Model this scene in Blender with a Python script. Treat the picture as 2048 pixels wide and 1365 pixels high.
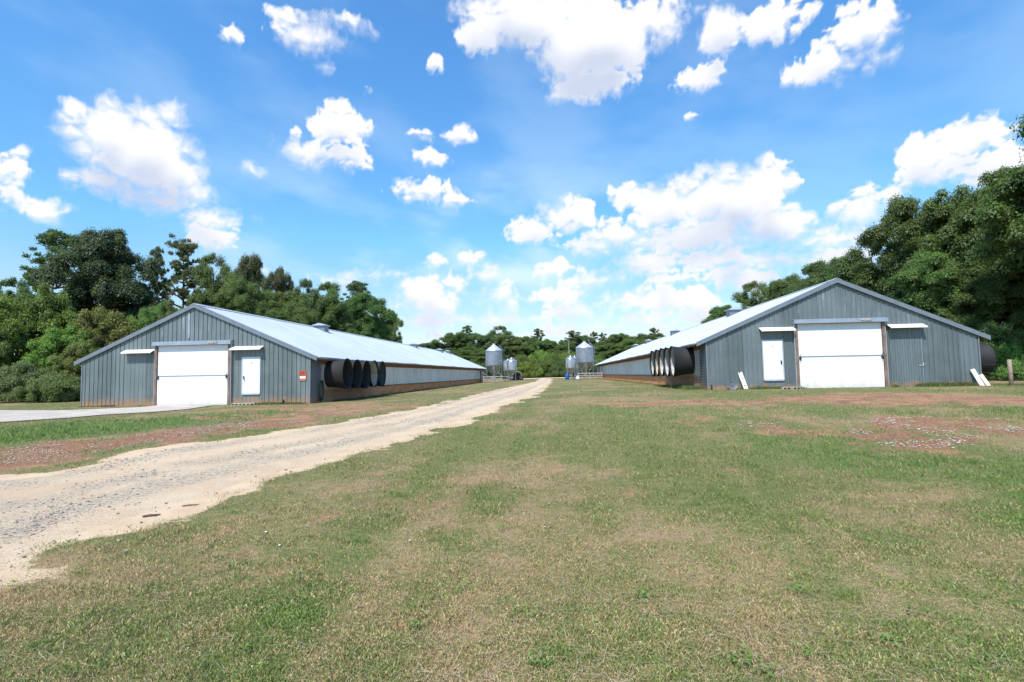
import bpy, math, random
import numpy as np
from mathutils import Vector, Matrix, Euler
random.seed(7); rng = np.random.default_rng(7)
S = bpy.context.scene
for o in list(bpy.data.objects): bpy.data.objects.remove(o)
PI = math.pi; R = math.radians

# ---------------------------------------------------------------- camera
F_PX, PITCH, ROLL, CAM_H = 1063.0, 0.063, 0.018, 1.6
cd = bpy.data.cameras.new('camera'); cam = bpy.data.objects.new('camera', cd)
S.collection.objects.link(cam); S.camera = cam
cd.sensor_width = 36; cd.lens = F_PX/2048*36; cd.clip_start = .1; cd.clip_end = 9000
f_ = Vector((0, math.cos(PITCH), math.sin(PITCH))); u0 = Vector((0, -math.sin(PITCH), math.cos(PITCH))); x0 = Vector((1, 0, 0))
xr = x0*math.cos(ROLL)-u0*math.sin(ROLL); ur = x0*math.sin(ROLL)+u0*math.cos(ROLL)
cam.matrix_world = Matrix(((xr.x, ur.x, -f_.x, 0), (xr.y, ur.y, -f_.y, 0), (xr.z, ur.z, -f_.z, CAM_H), (0, 0, 0, 1)))
S.render.resolution_x = 1024; S.render.resolution_y = 682
def ray(a, b): return f_ + xr*((a-1024)/F_PX) - ur*((b-682.5)/F_PX)

# ---------------------------------------------------------------- light
SUN_EL, SUN_AZ = R(56), R(24)          # sun behind the camera, to the left
sd = Vector((-math.sin(SUN_AZ)*math.cos(SUN_EL), -math.cos(SUN_AZ)*math.cos(SUN_EL), math.sin(SUN_EL)))
sl = bpy.data.lights.new('sun', 'SUN'); sl.energy = 5.0; sl.angle = R(.53); sl.color = (1, .96, .9)
so = bpy.data.objects.new('sun', sl); S.collection.objects.link(so)
so.rotation_euler = sd.to_track_quat('Z', 'Y').to_euler()
S.view_settings.view_transform = 'Standard'; S.view_settings.look = 'None'
S.view_settings.exposure = .33; S.view_settings.gamma = 1

# ---------------------------------------------------------------- node helper
class N:
    def __init__(s, tree): s.t = tree; s.n = tree.nodes; s.l = tree.links
    def add(s, typ, **kw):
        n = s.n.new(typ)
        for k, v in kw.items(): setattr(n, k, v)
        return n
    def put(s, sock, v):
        if isinstance(v, bpy.types.NodeSocket): s.l.new(v, sock)
        elif v is not None:
            if isinstance(v, (tuple, list)) and len(v) == 3 and sock.type == 'RGBA': v = (*v, 1)
            sock.default_value = v
    def math(s, op, a, b=None, c=None, clamp=False):
        n = s.add('ShaderNodeMath', operation=op, use_clamp=clamp)
        s.put(n.inputs[0], a)
        if b is not None: s.put(n.inputs[1], b)
        if c is not None: s.put(n.inputs[2], c)
        return n.outputs[0]
    def vmath(s, op, a, b=None, out=0):
        n = s.add('ShaderNodeVectorMath', operation=op)
        s.put(n.inputs[0], a)
        if b is not None: s.put(n.inputs[1], b)
        return n.outputs[out]
    def noise(s, vec, scale, detail=4, rough=.55, out=0, dist=0):
        n = s.add('ShaderNodeTexNoise'); s.put(n.inputs['Vector'], vec)
        n.inputs['Scale'].default_value = scale; n.inputs['Detail'].default_value = detail
        n.inputs['Roughness'].default_value = rough; n.inputs['Distortion'].default_value = dist
        return n.outputs[out]
    def mix(s, fac, a, b, blend='MIX'):
        n = s.add('ShaderNodeMix', data_type='RGBA', blend_type=blend)
        s.put(n.inputs[0], fac); s.put(n.inputs[6], a); s.put(n.inputs[7], b)
        return n.outputs[2]
    def ss(s, v, lo, hi, t0=0., t1=1.):
        n = s.add('ShaderNodeMapRange', interpolation_type='SMOOTHSTEP')
        s.put(n.inputs[0], v); n.inputs[1].default_value = lo; n.inputs[2].default_value = hi
        n.inputs[3].default_value = t0; n.inputs[4].default_value = t1
        return n.outputs[0]

# ---------------------------------------------------------------- sky
W = bpy.data.worlds.new('World'); S.world = W; W.use_nodes = True
t = N(W.node_tree); t.n.clear()
sky = t.add('ShaderNodeTexSky', sky_type='NISHITA', sun_disc=False)
sky.sun_elevation = SUN_EL; sky.sun_rotation = PI+SUN_AZ
sky.altitude = 100; sky.air_density = 1.0; sky.dust_density = .3; sky.ozone_density = 3
tcw = t.add('ShaderNodeTexCoord'); sep = t.add('ShaderNodeSeparateXYZ'); t.l.new(tcw.outputs['Generated'], sep.inputs[0])
hz = t.ss(t.math('ARCSINE', sep.outputs[2]), 0, .62)
tint = t.add('ShaderNodeValToRGB'); t.l.new(hz, tint.inputs[0])
e = tint.color_ramp.elements
e[0].position = 0; e[0].color = (1.24, 1.18, 1.1, 1); e[1].position = 1; e[1].color = (.98, 1.78, 2.2, 1)
m = e.new(.35); m.color = (1.05, 1.68, 1.8, 1)
skyc = t.mix(1., sky.outputs[0], tint.outputs[0], 'MULTIPLY')
bg = t.add('ShaderNodeBackground'); bg.inputs['Strength'].default_value = .1; t.l.new(skyc, bg.inputs[0])
wo = t.add('ShaderNodeOutputWorld'); t.l.new(bg.outputs[0], wo.inputs[0])
def azel(px, py):
    d = ray(px, py).normalized(); return math.atan2(d.x, d.y), math.asin(d.z)
CL = [(215,270,105,75),(300,300,120,95),(350,345,80,70),(205,365,85,38),(300,395,120,35),(150,265,60,28),
 (670,250,75,52),(610,300,75,38),(690,310,65,38),(610,70,85,42),(585,35,55,25),(690,45,70,26),(655,135,22,18),(465,72,26,18),
 (1050,45,150,75),(1190,85,160,95),(1290,50,120,55),(1180,165,120,45),(1010,20,120,50),(960,75,60,40),
 (1535,50,95,45),(1440,60,45,60),(1720,60,100,60),(1650,130,100,45),(1400,160,55,32),(1760,110,50,32),(1385,232,26,17),
 (1950,270,90,50),(1860,310,85,48),(1990,330,110,50),(1840,345,60,30),
 (15,340,52,42),(20,385,26,30),(90,420,62,27),
 (865,314,30,20),(920,265,32,24),(872,125,18,24),(735,170,14,10),(505,340,26,16),(520,436,18,8),
 (850,382,72,26),(910,400,40,20),(840,265,36,16),
 (430,440,62,42),(440,475,55,36),(395,430,40,25),
 (1130,430,70,40),(1070,460,66,34),(1190,490,70,25),
 (1265,400,48,36),(1330,415,95,55),(1430,400,110,70),(1530,375,60,60),(1540,450,100,55),(1400,470,150,45),(1620,480,70,30),
 (1720,430,75,52),(1680,480,100,36),(1560,520,120,32),(1780,400,40,25),
 (1290,525,85,34),(1350,560,70,20),
 (740,552,70,20),(690,562,60,14),(525,538,18,12),
 (850,590,62,40),(900,560,40,26),(870,525,28,18),(940,515,28,18),(975,545,55,18),
 (1000,590,55,32),(1110,590,75,30),(1150,625,90,28),(1100,540,45,20),(1210,560,55,26),
 (1250,600,60,26),(1290,640,80,24),(1370,600,70,30),(1420,630,80,30),(1450,550,70,28),(1520,560,70,28),(1640,530,90,28),
 (860,650,60,22),(870,675,50,16),(935,640,34,16),(1060,640,80,16),(1190,655,120,16),(1300,660,110,14),(800,620,30,14),
 (240,590,45,12),(300,640,60,14)]
# ---------------------------------------------------------------- terrain and masks
def sst(a, b, x):
    u = np.clip((np.asarray(x, float)-a)/(b-a), 0, 1); return u*u*(3-2*u)
def plateau(x): return .287+(.665-.287)*sst(-12, 9, x)
def terr(x, y):
    x = np.asarray(x, float); y = np.asarray(y, float)
    return plateau(x)*sst(3, 25, y) + .25*sst(105, 175, y)
def tz(x, y): return float(terr(x, y))
def ground_pt(px, py):
    d = ray(px, py); s = 5.
    z = 0.
    for _ in range(60):
        s = (z-CAM_H)/d.z if d.z < -1e-4 else 400.
        s = min(max(s, .5), 400); z = .5*z+.5*tz(d.x*s, d.y*s)
    return np.array([d.x*s, d.y*s])
def at(px, Y):                       # x of a point seen at column px, at distance Y near the horizon
    d = ray(px, 740); return d.x/d.y*Y
def hgt(px, py, Y): d = ray(px, py); return CAM_H + d.z/d.y*Y

_H = rng.random((512, 512))
def vnoise(x, y):
    xi = np.floor(x).astype(int); yi = np.floor(y).astype(int); fx = x-xi; fy = y-yi
    fx = fx*fx*(3-2*fx); fy = fy*fy*(3-2*fy)
    a = _H[xi % 512, yi % 512]; b = _H[(xi+1) % 512, yi % 512]; c = _H[xi % 512, (yi+1) % 512]; d = _H[(xi+1) % 512, (yi+1) % 512]
    return (a*(1-fx)+b*fx)*(1-fy)+(c*(1-fx)+d*fx)*fy
def fbm(x, y, s, o=4, seed=0):
    r = 0; amp = .5; tot = 0
    x = np.asarray(x, float)*s+seed*17.3; y = np.asarray(y, float)*s+seed*9.1
    for i in range(o):
        r = r+amp*vnoise(x, y); tot += amp; amp *= .5; x = x*2.03+5.1; y = y*2.03+3.7
    return r/tot

RR = [(1103,758),(1100,765),(1067,793),(1008,813),(919,846),(864,863),(820,877),(768,894),(700,911),(581,947),(513,965),(427,992),(325,1033),(239,1064),(137,1088),(68,1112),(0,1159),(-110,1230),(-420,1400)]
RL = [(1080,758),(1076,763),(984,783),(871,812),(785,829),(700,843),(513,872),(342,893),(239,917),(102,944),(0,951),(-160,985),(-500,1060)]
rr = np.array([ground_pt(*p) for p in RR]); rl = np.array([ground_pt(*p) for p in RL])
def resample(P, n):
    d = np.concatenate([[0], np.cumsum(np.hypot(*np.diff(P, axis=0).T))]); s = np.linspace(0, 1, n)
    # near part gets most of the samples: parameterise by log of the camera distance
    w = np.log(np.hypot(P[:, 0], P[:, 1])); u = (w-w[0])/(w[-1]-w[0])
    u = np.maximum.accumulate(u+np.arange(len(u))*1e-6)
    u = .5*u/u[-1]+.5*d/d[-1]
    return np.stack([np.interp(s, u, P[:, 0]), np.interp(s, u, P[:, 1])], 1)
def poly_mask(x, y, poly):
    x = np.asarray(x); y = np.asarray(y); ins = np.zeros(x.shape, bool); n = len(poly)
    for i in range(n):
        x1, y1 = poly[i]; x2, y2 = poly[(i+1) % n]
        c = ((y1 > y) != (y2 > y)) & (x < (x2-x1)*(y-y1)/((y2-y1)+1e-12)+x1)
        ins ^= c
    return ins
def seg_dist(x, y, poly, closed=True):
    x = np.asarray(x, float); y = np.asarray(y, float); best = np.full(x.shape, 1e9); n = len(poly)
    for i in range(n if closed else n-1):
        x1, y1 = poly[i]; x2, y2 = poly[(i+1) % n]; dx = x2-x1; dy = y2-y1
        tt = np.clip(((x-x1)*dx+(y-y1)*dy)/(dx*dx+dy*dy+1e-12), 0, 1)
        best = np.minimum(best, np.hypot(x-x1-tt*dx, y-y1-tt*dy))
    return best
def sdf(x, y, poly):                 # positive inside
    d = seg_dist(x, y, poly); return np.where(poly_mask(x, y, poly), d, -d)
road_poly = np.concatenate([rr, rl[::-1]])
def gp(L): return np.array([ground_pt(*p) for p in L])
clay_polys = [ # mulch / bare clay patches seen in the photograph
 (gp([(-60,905),(80,886),(160,882),(300,866),(420,850),(540,842),(620,838),(600,850),(470,862),(330,884),(200,908),(100,926),(0,940),(-60,946)]), 1.),
 (gp([(430,822),(560,812),(700,806),(830,806),(860,812),(780,822),(700,832),(600,840),(520,842),(420,846),(380,836)]), .75),
 (gp([(1195,806),(1300,804),(1450,799),(1560,796),(1640,788),(1800,786),(1960,793),(2100,800),(2100,812),(1900,808),(1700,812),(1560,810),(1400,812),(1250,812)]), .85),
 (gp([(1470,843),(1560,839),(1620,845),(1600,858),(1520,860),(1475,853)]), 1.),
 (gp([(1740,838),(1850,834),(1960,838),(2100,843),(2100,865),(1990,875),(1960,892),(1860,904),(1760,893),(1690,872),(1700,855)]), .95),
 (gp([(1330,834),(1400,836),(1440,842),(1380,846),(1330,842)]), .6),
]
lush_polys = [gp([(-60,858),(150,846),(300,836),(430,826),(560,820),(590,830),(430,846),(300,862),(160,878),(60,880),(-60,905)]),
 gp([(1150,812),(1400,815),(1700,816),(2100,820),(2100,838),(1700,832),(1450,836),(1200,826)]),
 gp([(1500,870),(1650,872),(1750,905),(2100,910),(2200,1010),(2060,1030),(1900,960),(1700,930),(1500,900)])]
tan_polys = [gp([(1965,750),(2200,748),(2200,766),(1975,764)])]
drive_poly = gp([(-200,830),(0,822),(130,822),(287,816),(316,811.5),(458,808.5),(425,811.5),(374,820),(300,826),(206,831),(130,838),(0,846),(-200,862)])
tracks = [gp([(1000,850),(885,931),(785,1024),(640,1180),(430,1400)]), gp([(1065,850),(1008,959),(946,1037),(850,1180),(740,1400)]), gp([(1500,870),(1560,1000),(1640,1180),(1760,1400)])]
def track_mask(x, y):
    r = np.zeros(np.shape(x))
    for i, P in enumerate(tracks): r = np.maximum(r, (1, 1, .5)[i]*sst(.42, .05, seg_dist(x, y, P, False)+(fbm(x, y, 1.5, 3, 44)-.5)*.5))
    return r
def brown_mask(x, y):
    return sst(1.5, -1.5, x-.12*y+(fbm(x, y, .6, 3, 45)-.5)*3)*sst(14, 6, y)
def masks(x, y):
    """sand, clay, lush, dry in 0..1"""
    n1 = fbm(x, y, 1.3, 5, 1)-.5; n2 = fbm(x, y, .45, 4, 2)-.5
    r = sdf(x, y, road_poly); dist = np.hypot(x, y)
    sand = sst(-.40, .10, r+n1*1.3+np.clip(dist-25, 0, 60)*.0)
    clay = np.zeros(np.shape(x))
    n3 = fbm(x, y, 3.1, 4, 16); n4 = fbm(x*.6, y*1.5, 1.1, 4, 17)
    for i, (P, k) in enumerate(clay_polys): clay = np.maximum(clay, k*sst(-.8, .6, sdf(x, y, P)+n1*3.4+n2*1.6)*(1-(.25, .85, .22, .5, .7, .6)[i]*sst(.48, .62, .5*n3+.5*n4)))
    lush = np.zeros(np.shape(x))
    for P, k in zip(lush_polys, (1., .5, .55)): lush = np.maximum(lush, k*sst(-1.0, 1.0, sdf(x, y, P)+n2*3+n1*2))
    tan = np.zeros(np.shape(x))
    for P in tan_polys: tan = np.maximum(tan, sst(-1.5, 1.0, sdf(x, y, P)+n2*3))
    clay = np.maximum(clay, .55*sst(.66, .80, fbm(x, y, .8, 6, 5))*sst(30, 10, y))        # small bare spots in the lawn
    # left foreground is browner
    brown = sst(1.2, -.8, (r+2.2)*-1.)*0
    dry = .10+.55*(fbm(x-.085*y, y*.07, 1.9, 3, 18)-.5)+.62*sst(.44, .70, fbm(x, y, .42, 6, 3)+.05*sst(-6, 1, x-.1*y)*sst(9, 3, x)*sst(16, 6, y))
    tk = track_mask(x, y); bm = brown_mask(x, y); dry = np.clip(dry-.24*tk+.10*bm, 0, 1); lush = np.maximum(lush, .10*tk)
    clay = np.maximum(clay, .5*bm*sst(.54, .72, fbm(x, y, 2.2, 5, 15)))
    return sand, clay*(1-sand), lush, np.maximum(dry*(1-.8*lush), tan)

# ---------------------------------------------------------------- object helpers
C = S.collection
def tag(o, label=None, cat=None, group=None, kind=None):
    if label: o['label'] = label
    if cat: o['category'] = cat
    if group: o['group'] = group
    if kind: o['kind'] = kind
    return o
def empty(name, loc=(0, 0, 0), rz=0, label=None, cat=None, group=None):
    o = bpy.data.objects.new(name, None); C.objects.link(o); o.location = loc; o.rotation_euler = (0, 0, rz); o.empty_display_size = .3
    return tag(o, label, cat, group)
class MB:
    def __init__(s): s.v = []; s.f = []; s.sm = []
    def quad(s, a, b, c, d): n = len(s.v); s.v += [a, b, c, d]; s.f.append((n, n+1, n+2, n+3)); s.sm.append(False)
    def poly(s, pts): n = len(s.v); s.v += list(pts); s.f.append(tuple(range(n, n+len(pts)))); s.sm.append(False)
    def hexa(s, p, sm=False):          # p: 8 points, bottom 4 ccw then top 4
        n = len(s.v); s.v += p
        for q in ((3, 2, 1, 0), (4, 5, 6, 7), (0, 1, 5, 4), (1, 2, 6, 5), (2, 3, 7, 6), (3, 0, 4, 7)):
            s.f.append(tuple(n+i for i in q)); s.sm.append(sm)
    def box(s, x0, x1, y0, y1, z0, z1, M=None):
        p = [(x0, y0, z0), (x1, y0, z0), (x1, y1, z0), (x0, y1, z0), (x0, y0, z1), (x1, y0, z1), (x1, y1, z1), (x0, y1, z1)]
        if M is not None: p = [tuple(M @ Vector(q)) for q in p]
        s.hexa(p); return s
    def tube(s, pts, rads, n=8, cap=True, sm=True):
        base = len(s.v); pts = [Vector(p) for p in pts]
        for i, p in enumerate(pts):
            d = (pts[min(i+1, len(pts)-1)]-pts[max(i-1, 0)]).normalized()
            a = d.orthogonal().normalized() if i == 0 else (a-d*a.dot(d)).normalized()
            b = d.cross(a); r = rads[i] if isinstance(rads, (list, tuple)) else rads
            for k in range(n):
                q = p+(a*math.cos(2*PI*k/n)+b*math.sin(2*PI*k/n))*r; s.v.append(tuple(q))
        for i in range(len(pts)-1):
            for k in range(n):
                s.f.append((base+i*n+k, base+i*n+(k+1) % n, base+(i+1)*n+(k+1) % n, base+(i+1)*n+k)); s.sm.append(sm)
        if cap:
            s.f.append(tuple(base+k for k in range(n))[::-1]); s.sm.append(False)
            s.f.append(tuple(base+(len(pts)-1)*n+k for k in range(n))); s.sm.append(False)
        return s
    def lathe(s, prof, n=28, axis='z', cx=0, cy=0, cz=0, sy=1.0, sm=True):   # prof [(r,h)]
        base = len(s.v)
        for r, h in prof:
            for k in range(n):
                a = 2*PI*k/n; c, q = r*math.cos(a), r*math.sin(a)
                s.v.append((cx+c, cy+q, cz+h) if axis == 'z' else (cx+h, cy+c*sy, cz+q))
        for i in range(len(prof)-1):
            for k in range(n):
                s.f.append((base+i*n+k, base+i*n+(k+1) % n, base+(i+1)*n+(k+1) % n, base+(i+1)*n+k)); s.sm.append(sm)
        return s
    def build(s, name, mat, parent=None, loc=None, bevel=0):
        me = bpy.data.meshes.new(name); me.from_pydata(s.v, [], s.f); me.materials.append(mat)
        me.polygons.foreach_set('use_smooth', s.sm); me.update()
        o = bpy.data.objects.new(name, me); C.objects.link(o)
        if parent is not None: o.parent = parent
        if loc is not None: o.location = loc
        if bevel:
            b = o.modifiers.new('b', 'BEVEL'); b.width = bevel; b.segments = 2; b.limit_method = 'ANGLE'
        return o
def np_mesh(name, verts, faces_flat, per, mat, colors=None, cname='Col', smooth=False, parent=None, attrs=None):
    me = bpy.data.meshes.new(name); nv = len(verts); nf = len(faces_flat)//per
    me.vertices.add(nv); me.vertices.foreach_set('co', np.ascontiguousarray(verts, dtype=np.float32).ravel())
    me.loops.add(len(faces_flat)); me.loops.foreach_set('vertex_index', np.ascontiguousarray(faces_flat, dtype=np.int32))
    me.polygons.add(nf); me.polygons.foreach_set('loop_start', np.arange(nf, dtype=np.int32)*per)
    if smooth: me.polygons.foreach_set('use_smooth', np.ones(nf, bool))
    if colors is not None:
        a = me.color_attributes.new(cname, 'FLOAT_COLOR', 'POINT')
        a.data.foreach_set('color', np.ascontiguousarray(np.concatenate([colors, np.ones((nv, 1))], 1) if colors.shape[1] == 3 else colors, dtype=np.float32).ravel())
    me.materials.append(mat); me.update(calc_edges=True); me.validate()
    o = bpy.data.objects.new(name, me); C.objects.link(o)
    if parent is not None: o.parent = parent
    return o
def copy_tree(o, parent=None):
    c = o.copy(); C.objects.link(c)
    if parent is not None: c.parent = parent
    for ch in [q for q in bpy.data.objects if q.parent == o]: copy_tree(ch, c)
    return c

# ---------------------------------------------------------------- materials
def new_mat(name):
    m = bpy.data.materials.new(name); m.use_nodes = True; q = N(m.node_tree); q.n.clear()
    o = q.add('ShaderNodeOutputMaterial'); b = q.add('ShaderNodeBsdfPrincipled'); q.l.new(b.outputs[0], o.inputs[0])
    return m, q, b, o
def bump(q, b, h, strength=.3, dist=.02):
    n = q.add('ShaderNodeBump'); n.inputs['Strength'].default_value = strength; n.inputs['Distance'].default_value = dist
    q.l.new(h, n.inputs['Height']); q.l.new(n.outputs[0], b.inputs['Normal'])
def simple(name, col, rough=.6, metal=0., var=.12, scale=3., bmp=0.):
    m, q, b, o = new_mat(name); tc = q.add('ShaderNodeTexCoord').outputs['Object']
    nz = q.noise(tc, scale, 6, .6); nz2 = q.noise(tc, scale*9, 3, .6)
    k = q.math('ADD', q.math('MULTIPLY', nz, .7), q.math('MULTIPLY', nz2, .3))
    c = q.mix(q.ss(k, .3, .7), tuple(v*(1-var) for v in col), tuple(min(1, v*(1+var)) for v in col))
    q.l.new(c, b.inputs['Base Color']); b.inputs['Roughness'].default_value = rough; b.inputs['Metallic'].default_value = metal
    if bmp: bump(q, b, nz2, bmp, .01)
    return m
def metal_wall(name, base, stain_h=.55):
    m, q, b, o = new_mat(name); tc = q.add('ShaderNodeTexCoord').outputs['Object']
    sp = q.add('ShaderNodeSeparateXYZ'); q.l.new(tc, sp.inputs[0])
    # individual sheets differ slightly, streaks run down
    sheet = q.math('FLOOR', q.math('DIVIDE', sp.outputs[0], .92))
    wn = q.add('ShaderNodeTexWhiteNoise', noise_dimensions='1D'); q.l.new(sheet, wn.inputs['W'])
    st = q.noise(q.vmath('MULTIPLY', tc, (6, 6, .35)), 1.5, 5, .65); bl = q.noise(tc, .9, 4, .6)
    k = q.math('ADD', q.math('MULTIPLY', st, .45), q.math('ADD', q.math('MULTIPLY', bl, .35), q.math('MULTIPLY', wn.outputs[0], .2)))
    c = q.mix(q.ss(k, .3, .72), tuple(v*.78 for v in base), tuple(v*1.28 for v in base))
    up = q.math('MULTIPLY', q.ss(q.noise(q.vmath('MULTIPLY', tc, (4, 4, .8)), 1.2, 3, .5), .56, .75), q.ss(sp.outputs[2], 2.8, 4.2))
    c = q.mix(q.math('MULTIPLY', up, .35), c, (.52, .56, .62))
    wn2 = q.noise(q.vmath('MULTIPLY', tc, (1.2, 1.2, 2)), 2.5, 5, .65)
    h = q.math('ADD', sp.outputs[2], q.math('MULTIPLY', q.math('SUBTRACT', wn2, .5), -1.0))
    sf = q.ss(h, .02, stain_h, .85, 0)
    rowz = q.math('ABSOLUTE', q.math('SUBTRACT', q.math('FRACT', q.math('DIVIDE', sp.outputs[2], .76)), .5)); rowx = q.math('ABSOLUTE', q.math('SUBTRACT', q.math('FRACT', q.math('DIVIDE', sp.outputs[0], .23)), .5))
    scr = q.math('MULTIPLY', q.ss(rowz, .018, .010), q.ss(rowx, .07, .04)); c = q.mix(q.math('MULTIPLY', scr, .7), c, (.07, .07, .07))
    rs_ = q.math('MULTIPLY', q.ss(q.noise(q.vmath('MULTIPLY', tc, (9, 9, .5)), 1.0, 4, .6), .60, .74), .35); c = q.mix(rs_, c, (.22, .17, .13))
    c = q.mix(sf, c, (.40, .22, .12))
    q.l.new(c, b.inputs['Base Color']); b.inputs['Metallic'].default_value = .25
    q.l.new(q.ss(bl, .3, .7, .38, .55), b.inputs['Roughness'])
    bump(q, b, q.noise(tc, 4, 3), .12, .02)
    return m
M = {}
M['wall_left'] = metal_wall('galvanised_wall', (.148, .178, .180))
M['wall_right'] = metal_wall('galvanised_wall_ribbed', (.140, .168, .174), .3)
M['trim'] = simple('trim_metal', (.19, .22, .25), .45, .3)
M['header'] = simple('header_metal', (.30, .325, .36), .35, .35, .1, 1.5)
M['white'] = simple('white_panel', (.74, .75, .79), .45, 0, .03, .8)
def dirty_white():
    m, q, b, o = new_mat('white_panel_dusty'); tc = q.add('ShaderNodeTexCoord').outputs['Object']; sp = q.add('ShaderNodeSeparateXYZ'); q.l.new(tc, sp.inputs[0])
    nz = q.noise(q.vmath('MULTIPLY', tc, (3, 3, 1.2)), 1.5, 6, .65); sc = q.noise(q.vmath('MULTIPLY', tc, (1.5, 1, 9)), 2.0, 5, .7)
    c = q.mix(q.ss(nz, .35, .7), (.76, .77, .80), (.70, .71, .74))
    c = q.mix(q.math('MULTIPLY', q.ss(q.math('ADD', sp.outputs[2], q.math('MULTIPLY', q.math('SUBTRACT', nz, .5), -.8)), .03, .35, .5, 0), 1.0), c, (.52, .40, .30))
    c = q.mix(q.ss(sc, .66, .76, 0, .35), c, (.50, .48, .46))
    q.l.new(c, b.inputs['Base Color']); b.inputs['Roughness'].default_value = .45
    return m
M['white'] = dirty_white()
M['whitedoor'] = simple('white_door_paint', (.76, .80, .81), .4, 0, .04, 2)
M['frame'] = simple('door_frame_aluminium', (.50, .55, .60), .4, .5)
M['rail'] = simple('rail_metal', (.36, .38, .42), .4, .6)
M['awning'] = simple('awning_sheet', (.80, .79, .74), .5, 0, .06, 3)
M['black'] = simple('black_plastic', (.013, .012, .012), .75, 0, .3)
M['liner'] = simple('dusty_liner', (.40, .39, .37), .8, 0, .3, 4)
M['liner2'] = simple('dusty_tan_liner', (.46, .38, .29), .85, 0, .3, 4)
M['liner3'] = simple('dark_mesh_liner', (.07, .07, .075), .8, 0, .3, 4)
M['dark'] = simple('dark_metal', (.05, .055, .065), .5, .5, .3)
M['ply'] = simple('weathered_plywood', (.42, .38, .33), .75, 0, .25, 2, .2)
M['rust_wood'] = simple('brown_timber', (.22, .095, .045), .8, 0, .45, 2.2, .3)
M['post_wood'] = simple('grey_timber', (.26, .20, .15), .85, 0, .3, 5, .4)
M['rusty_post'] = simple('rusty_post', (.20, .13, .10), .8, 0, .4, 4, .3)
M['rail_wood'] = simple('weathered_rail', (.33, .29, .26), .85, 0, .25, 4, .3)
M['board'] = simple('pale_board', (.72, .70, .64), .7, 0, .12, 3)
M['board2'] = simple('tan_board', (.62, .54, .42), .75, 0, .15, 3)
M['bin'] = simple('galvanised_bin', (.28, .31, .33), .38, .55, .15, 1.5)
M['binroof'] = simple('galvanised_bin_roof', (.50, .52, .55), .42, .35, .08, 1.5)
M['shiny'] = simple('bright_galvanised', (.50, .52, .54), .28, .75, .12, 2)
M['hopper'] = simple('stained_hopper', (.42, .36, .27), .5, .3, .2, 2)
M['blue'] = simple('blue_plastic', (.02, .08, .33), .4)
M['concrete'] = simple('concrete_block', (.42, .40, .37), .9, 0, .2, 8, .3)
M['hose'] = simple('dark_green_hose', (.02, .06, .04), .4)
M['signred'] = simple('sign_red', (.36, .07, .035), .5, 0, .25, 8)
M['signwhite'] = simple('sign_white', (.75, .72, .68), .5, 0, .1, 8)
M['bark'] = simple('bark', (.12, .095, .075), .9, 0, .35, 3, .5)
M['stick'] = simple('stick_bark', (.10, .065, .045), .9, 0, .3, 6, .4)
M['lid'] = simple('grey_lid', (.12, .13, .15), .6, .1, .2, 4)
M['galv_corr'] = metal_wall('corrugated_end_sheet', (.17, .18, .19), .5)

def roof_mat():
    m, q, b, o = new_mat('metal_roof'); tc = q.add('ShaderNodeTexCoord').outputs['Object']
    a = q.noise(q.vmath('MULTIPLY', tc, (.25, 2.2, .25)), 1.2, 6, .6); s = q.noise(tc, .35, 3)
    k = q.math('ADD', q.math('MULTIPLY', a, .6), q.math('MULTIPLY', s, .4))
    q.l.new(q.mix(q.ss(k, .32, .68), (.36, .405, .45), (.45, .50, .54)), b.inputs['Base Color'])
    b.inputs['Metallic'].default_value = .12; b.inputs['Roughness'].default_value = .45
    return m
M['roof'] = roof_mat()
def side_mat():      # curtain: pale, vertical ripples, dirt
    m, q, b, o = new_mat('side_curtain'); tc = q.add('ShaderNodeTexCoord').outputs['Object']
    a = q.noise(q.vmath('MULTIPLY', tc, (1, 1.6, .12)), 2., 4, .6); s = q.noise(tc, .5, 4)
    q.l.new(q.mix(q.ss(q.math('ADD', q.math('MULTIPLY', a, .5), q.math('MULTIPLY', s, .5)), .3, .7), (.52, .50, .45), (.76, .73, .67)), b.inputs['Base Color'])
    b.inputs['Roughness'].default_value = .6
    bump(q, b, a, .6, .05)
    return m
M['curtain'] = side_mat()
def lower_mat():
    m, q, b, o = new_mat('clay_stained_board'); tc = q.add('ShaderNodeTexCoord').outputs['Object']
    a = q.noise(q.vmath('MULTIPLY', tc, (1, .4, 2.2)), 1.8, 6, .65)
    sp = q.add('ShaderNodeSeparateXYZ'); q.l.new(tc, sp.inputs[0])
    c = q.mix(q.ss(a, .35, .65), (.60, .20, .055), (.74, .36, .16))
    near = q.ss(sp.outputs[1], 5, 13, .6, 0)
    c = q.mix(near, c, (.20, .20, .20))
    q.l.new(c, b.inputs['Base Color']); b.inputs['Roughness'].default_value = .85
    bump(q, b, a, .2, .02)
    return m
M['lower'] = lower_mat()
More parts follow.
